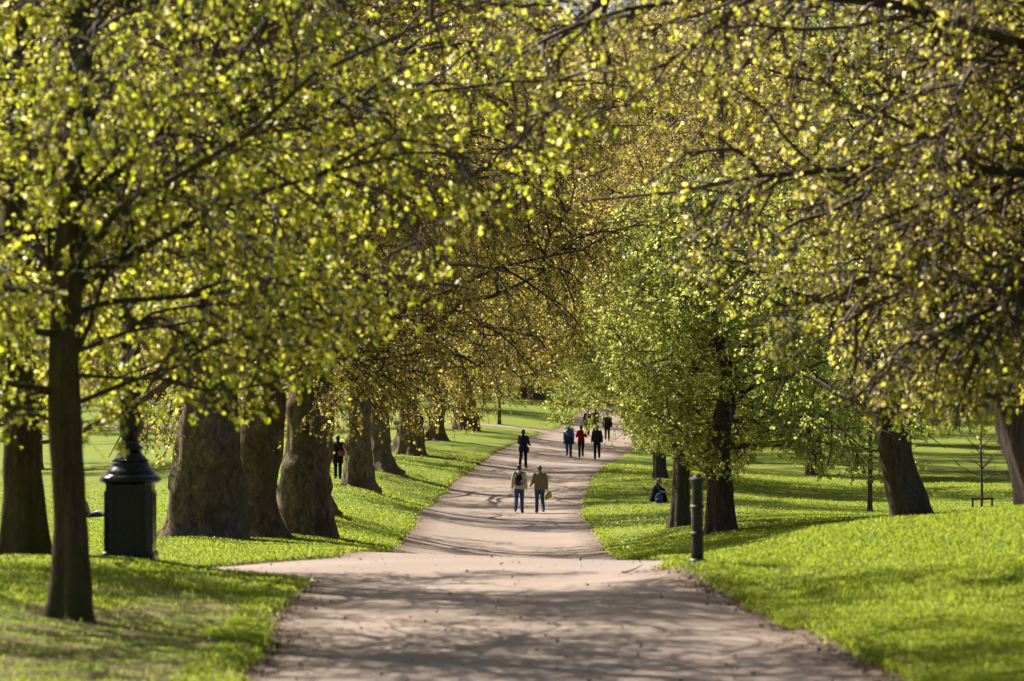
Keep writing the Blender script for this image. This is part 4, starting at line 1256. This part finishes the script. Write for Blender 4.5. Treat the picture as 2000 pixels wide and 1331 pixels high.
b, i = person(ground_at(1135, 893, 184.5), -0.05, 'woman in a bright red jacket and black trousers with long hair', cloth('red_cloth', (0.38, 0.012, 0.018), 0.2), BLACKC, (0.05, 0.03, 0.02), 1.68, -0.24, ((0.3, 1.3), (0.3, 1.2)), 0.32, 0.012, 0.94, long_hair=True)
b, i = person(ground_at(1166, 893, 184), 0.03, 'man in a black jacket and dark jeans beside the woman in red', cloth('charcoal_cloth', (0.025, 0.026, 0.03)), DKDENIM, (0.09, 0.075, 0.065), 1.77, -0.22, ((0.1, 0.2), (-0.15, 0.25)), 0.22, 0.012, 1.03)

# far group
b, i = person(ground_at(1148, 850, 228), 0.2, 'distant walker in a dark coat with fair hair, left in the far group', cloth('dark_coat', (0.03, 0.035, 0.05)), BLACKC, (0.30, 0.24, 0.17), 1.68, 0.22, ((0.2, 0.3), (-0.2, 0.3)), 0.2, 0.03, 1.08, skirtcoat=0.16)
cbag = empty('shopping_bag', (0, 0, 0)); on_person(b, cbag)
tag(cbag, 'pale grey shopping bag held by the distant fair haired walker', 'bag')
w = i['arm'][1][2]
q = MB(); q.box((w[0] - 0.02, w[1] - 0.14, w[2] - 0.48), (w[0] + 0.07, w[1] + 0.12, w[2] - 0.17)); remeshed(q, 'sack', cloth('pale_bag', (0.40, 0.41, 0.45)), cbag, 0.014, 3)
q = MB(); q.caps((w[0] + .02, w[1] - .06, w[2] - .18), 0.01, (w[0] + .01, w[1], w[2] - .07), 0.01, 8, 2); q.build('handle', BLACKC, cbag)
b, i = person(ground_at(1163, 848, 229), 0.0, 'distant broad walker in a slate jacket with a dark backpack', cloth('slate_jacket', (0.05, 0.06, 0.085)), BLACKC, (0.015, 0.012, 0.01), 1.78, 0.2, ((0.15, 0.4), (-0.1, 0.3)), 0.25, 0.03, 1.12)
bk2 = empty('backpack', (0, 0, 0)); on_person(b, bk2)
tag(bk2, 'dark backpack on the broad walker in the far group', 'backpack')
q = MB(); q.ell((0, -0.22, 1.22), (0.15, 0.09, 0.22)); remeshed(q, 'pack', BLACKC, bk2, 0.015, 4)
q = MB(); q.ell((0, -0.30, 1.14), (0.09, 0.04, 0.08)); remeshed(q, 'pocket', cloth('pocket_dark', (0.03, 0.03, 0.035)), bk2, 0.012, 3)
b, i = person(ground_at(1186, 853, 222), -0.1, 'distant walker dressed all in black, half hidden by hanging green leaves', BLACKC, BLACKC, (0.02, 0.015, 0.012), 1.72, 0.2, ((0.15, 0.3), (-0.1, 0.3)), 0.25, 0.03, 1.05)

# by the trees on the left
b, i = person(ground_at(660, 914, 138, 0.02), 0.05, 'person in a dark coat standing between two plane trunks', BLACKC, BLACKC, (0.03, 0.02, 0.015), 1.68, 0.10, ((0.4, 1.4), (0.35, 1.3)), 0.22, 0.02, 1.02, skirtcoat=0.22)
b['group'] = 'people standing on the grass'
rb = empty('shoulder_bag', (0, 0, 0)); on_person(b, rb)
tag(rb, 'dark red bag with a bright clasp on the person between the plane trunks', 'bag')
RL = plain_mat('red_leather', (0.20, 0.03, 0.02), 0.45, 0.25, 20)
q = MB(); q.box((0.02, -0.30, 0.92), (0.30, -0.20, 1.14)); remeshed(q, 'pouch', RL, rb, 0.012, 5)
MB().ell((0.10, -0.30, 1.02), (0.018, 0.012, 0.022), 10, 6).build('clasp', plain_mat('steel', (0.7, 0.7, 0.7), 0.2, 0.05, 20, 0.05, 1.0), rb)
q = MB(); q.caps((0.16, -0.22, 1.12), 0.012, (0.02, -0.165, 1.34), 0.012, 8, 2); q.caps((0.02, -0.165, 1.34), 0.012, (-0.12, -0.08, 1.49), 0.012, 8, 2); q.build('strap', RL, rb)

# man sitting by the trees on the right
b, i = person(ground_at(1277, 984, 135, 0.03), -1.95, 'bald man sitting on the grass hugging his knees near the ribbed trunk', cloth('navy_jumper', (0.02, 0.024, 0.045)), BLACKC, (0.12, 0.09, 0.075), 1.75, 0.0, ((0.9, 0.4), (0.95, 0.4)), 0.25, 0.012, 1.08, seated=True, bare_arm=True)
bg = empty('rucksack', ground_at(1287, 984, 134.3, 0.02))
tag(bg, 'blue rucksack on the grass against the sitting man', 'bag')
q = MB(); q.ell((0, 0, 0.2), (0.15, 0.10, 0.22)); q.ell((0, -0.05, 0.12), (0.15, 0.11, 0.12)); remeshed(q, 'pack', cloth('blue_canvas', (0.05, 0.08, 0.16)), bg, 0.014, 4)
q = MB(); q.ell((0, -0.13, 0.14), (0.09, 0.05, 0.08)); remeshed(q, 'pocket', cloth('blue_canvas_dark', (0.035, 0.055, 0.12)), bg, 0.012, 3)

# sitting far left, half behind the slim lime
b, i = person(ground_at(171, 1013, 140, 0.03), 1.9, 'person in a grey top sitting on the far left lawn behind the slim trunk', cloth('grey_top', (0.22, 0.24, 0.30)), DKDENIM, (0.06, 0.04, 0.03), 1.72, 0.0, ((0.3, 0.3), (0.3, 0.3)), 0.3, 0.01, 1.0, seated=True)
sg = empty('rucksack', ground_at(189, 1012, 140, 0.02))
tag(sg, 'blue and white rucksack lying beside the person on the left lawn', 'bag')
q = MB(); q.ell((0, 0, 0.13), (0.24, 0.16, 0.14)); remeshed(q, 'pack', cloth('royal_canvas', (0.03, 0.045, 0.20)), sg, 0.014, 4)
q = MB(); q.ell((0.06, 0.02, 0.24), (0.17, 0.12, 0.07)); remeshed(q, 'flap', cloth('white_canvas', (0.65, 0.62, 0.58)), sg, 0.012, 3)
sg2 = empty('rucksack', ground_at(206, 1008, 141, 0.02))
tag(sg2, 'small blue bag on the left lawn close to the lamp pedestal', 'bag')
q = MB(); q.ell((0, 0, 0.09), (0.15, 0.12, 0.10)); remeshed(q, 'pack', cloth('mid_blue', (0.05, 0.07, 0.22)), sg2, 0.012, 4)
q = MB(); q.caps((-0.08, 0, 0.17), 0.012, (0.08, 0, 0.18), 0.012, 8, 2); q.build('handle', BLACKC, sg2)

# fallen twigs on the right lawn
for px, py, d, rz, ln, lab in ((1552, 1110, 42.5, 0.5, 0.42, 'fallen twig standing out of the right lawn at a slant'), (1490, 1125, 41.5, 0.15, 0.40, 'fallen twig lying flat on the right lawn'),
                               (1215, 1119, 46.5, 0.05, 0.30, 'small fallen twig on the tarmac near the bollard')):
    p = ground_at(px, py, d, 0.05 if px > 1300 else -0.02)
    g = np.random.default_rng(int(px))
    L = grow(np.zeros((1, 3)), np.array([[math.cos(rz), 0.2, 0.35 if px == 1552 else 0.03]]), np.array([ln]), 6, 0.15, np.zeros(3), g)
    v, qq = tubes(L, np.linspace(0.014, 0.004, 7)[None], 6)
    o = mesh_np('fallen_twig', v, [qq], M['twig']); o.location = p
    tag(o, lab, 'twig', 'fallen twigs')

# ------------------------------------------------------------------ light, sky and camera
SUN_EL, SUN_AZ = math.radians(43), math.radians(-48)      # azimuth from the viewing direction, to the left
to_sun = Vector((math.sin(SUN_AZ) * math.cos(SUN_EL), math.cos(SUN_AZ) * math.cos(SUN_EL), math.sin(SUN_EL)))
sl = bpy.data.lights.new('sun', 'SUN'); sl.energy = 5.0; sl.angle = math.radians(0.53); sl.color = (1.0, 0.93, 0.80)
so = bpy.data.objects.new('sun', sl); COL.objects.link(so)
so.rotation_euler = to_sun.to_track_quat('Z', 'Y').to_euler()
w = bpy.data.worlds.new('World'); SC.world = w; w.use_nodes = True
nt = w.node_tree
sk = nt.nodes.new('ShaderNodeTexSky'); sk.sky_type = 'NISHITA'; sk.sun_disc = False
sk.sun_elevation = SUN_EL; sk.sun_rotation = SUN_AZ
sk.dust_density = 3.0; sk.ozone_density = 0.4; sk.air_density = 0.8
bgn = nt.nodes['Background']; bgn.inputs[1].default_value = 0.05
nt.links.new(sk.outputs[0], bgn.inputs[0])

cd = bpy.data.cameras.new('camera'); co = bpy.data.objects.new('camera', cd); COL.objects.link(co)
cd.sensor_width = 36; cd.lens = F / 2000 * 36
cd.clip_start = 0.1; cd.clip_end = 3000
co.location = (0, 0, Z0)
co.rotation_euler = (PI / 2 + math.atan((YH - 665.5) / F), 0, 0)
cd.dof.use_dof = True; cd.dof.focus_distance = 118
cd.dof.aperture_fstop = cd.lens / 1000 / 0.048
SC.camera = co
SC.view_settings.view_transform = 'Standard'; SC.view_settings.look = 'None'; SC.view_settings.gamma = 1
SC.view_settings.exposure = 1.12
cy = SC.cycles
cy.max_bounces = 4; cy.diffuse_bounces = 1; cy.glossy_bounces = 2; cy.transmission_bounces = 4; cy.transparent_max_bounces = 4
cy.sample_clamp_indirect = 4; cy.caustics_reflective = False; cy.caustics_refractive = False
cy.use_denoising = True; cy.denoiser = 'OPENIMAGEDENOISE'; cy.denoising_prefilter = 'ACCURATE'
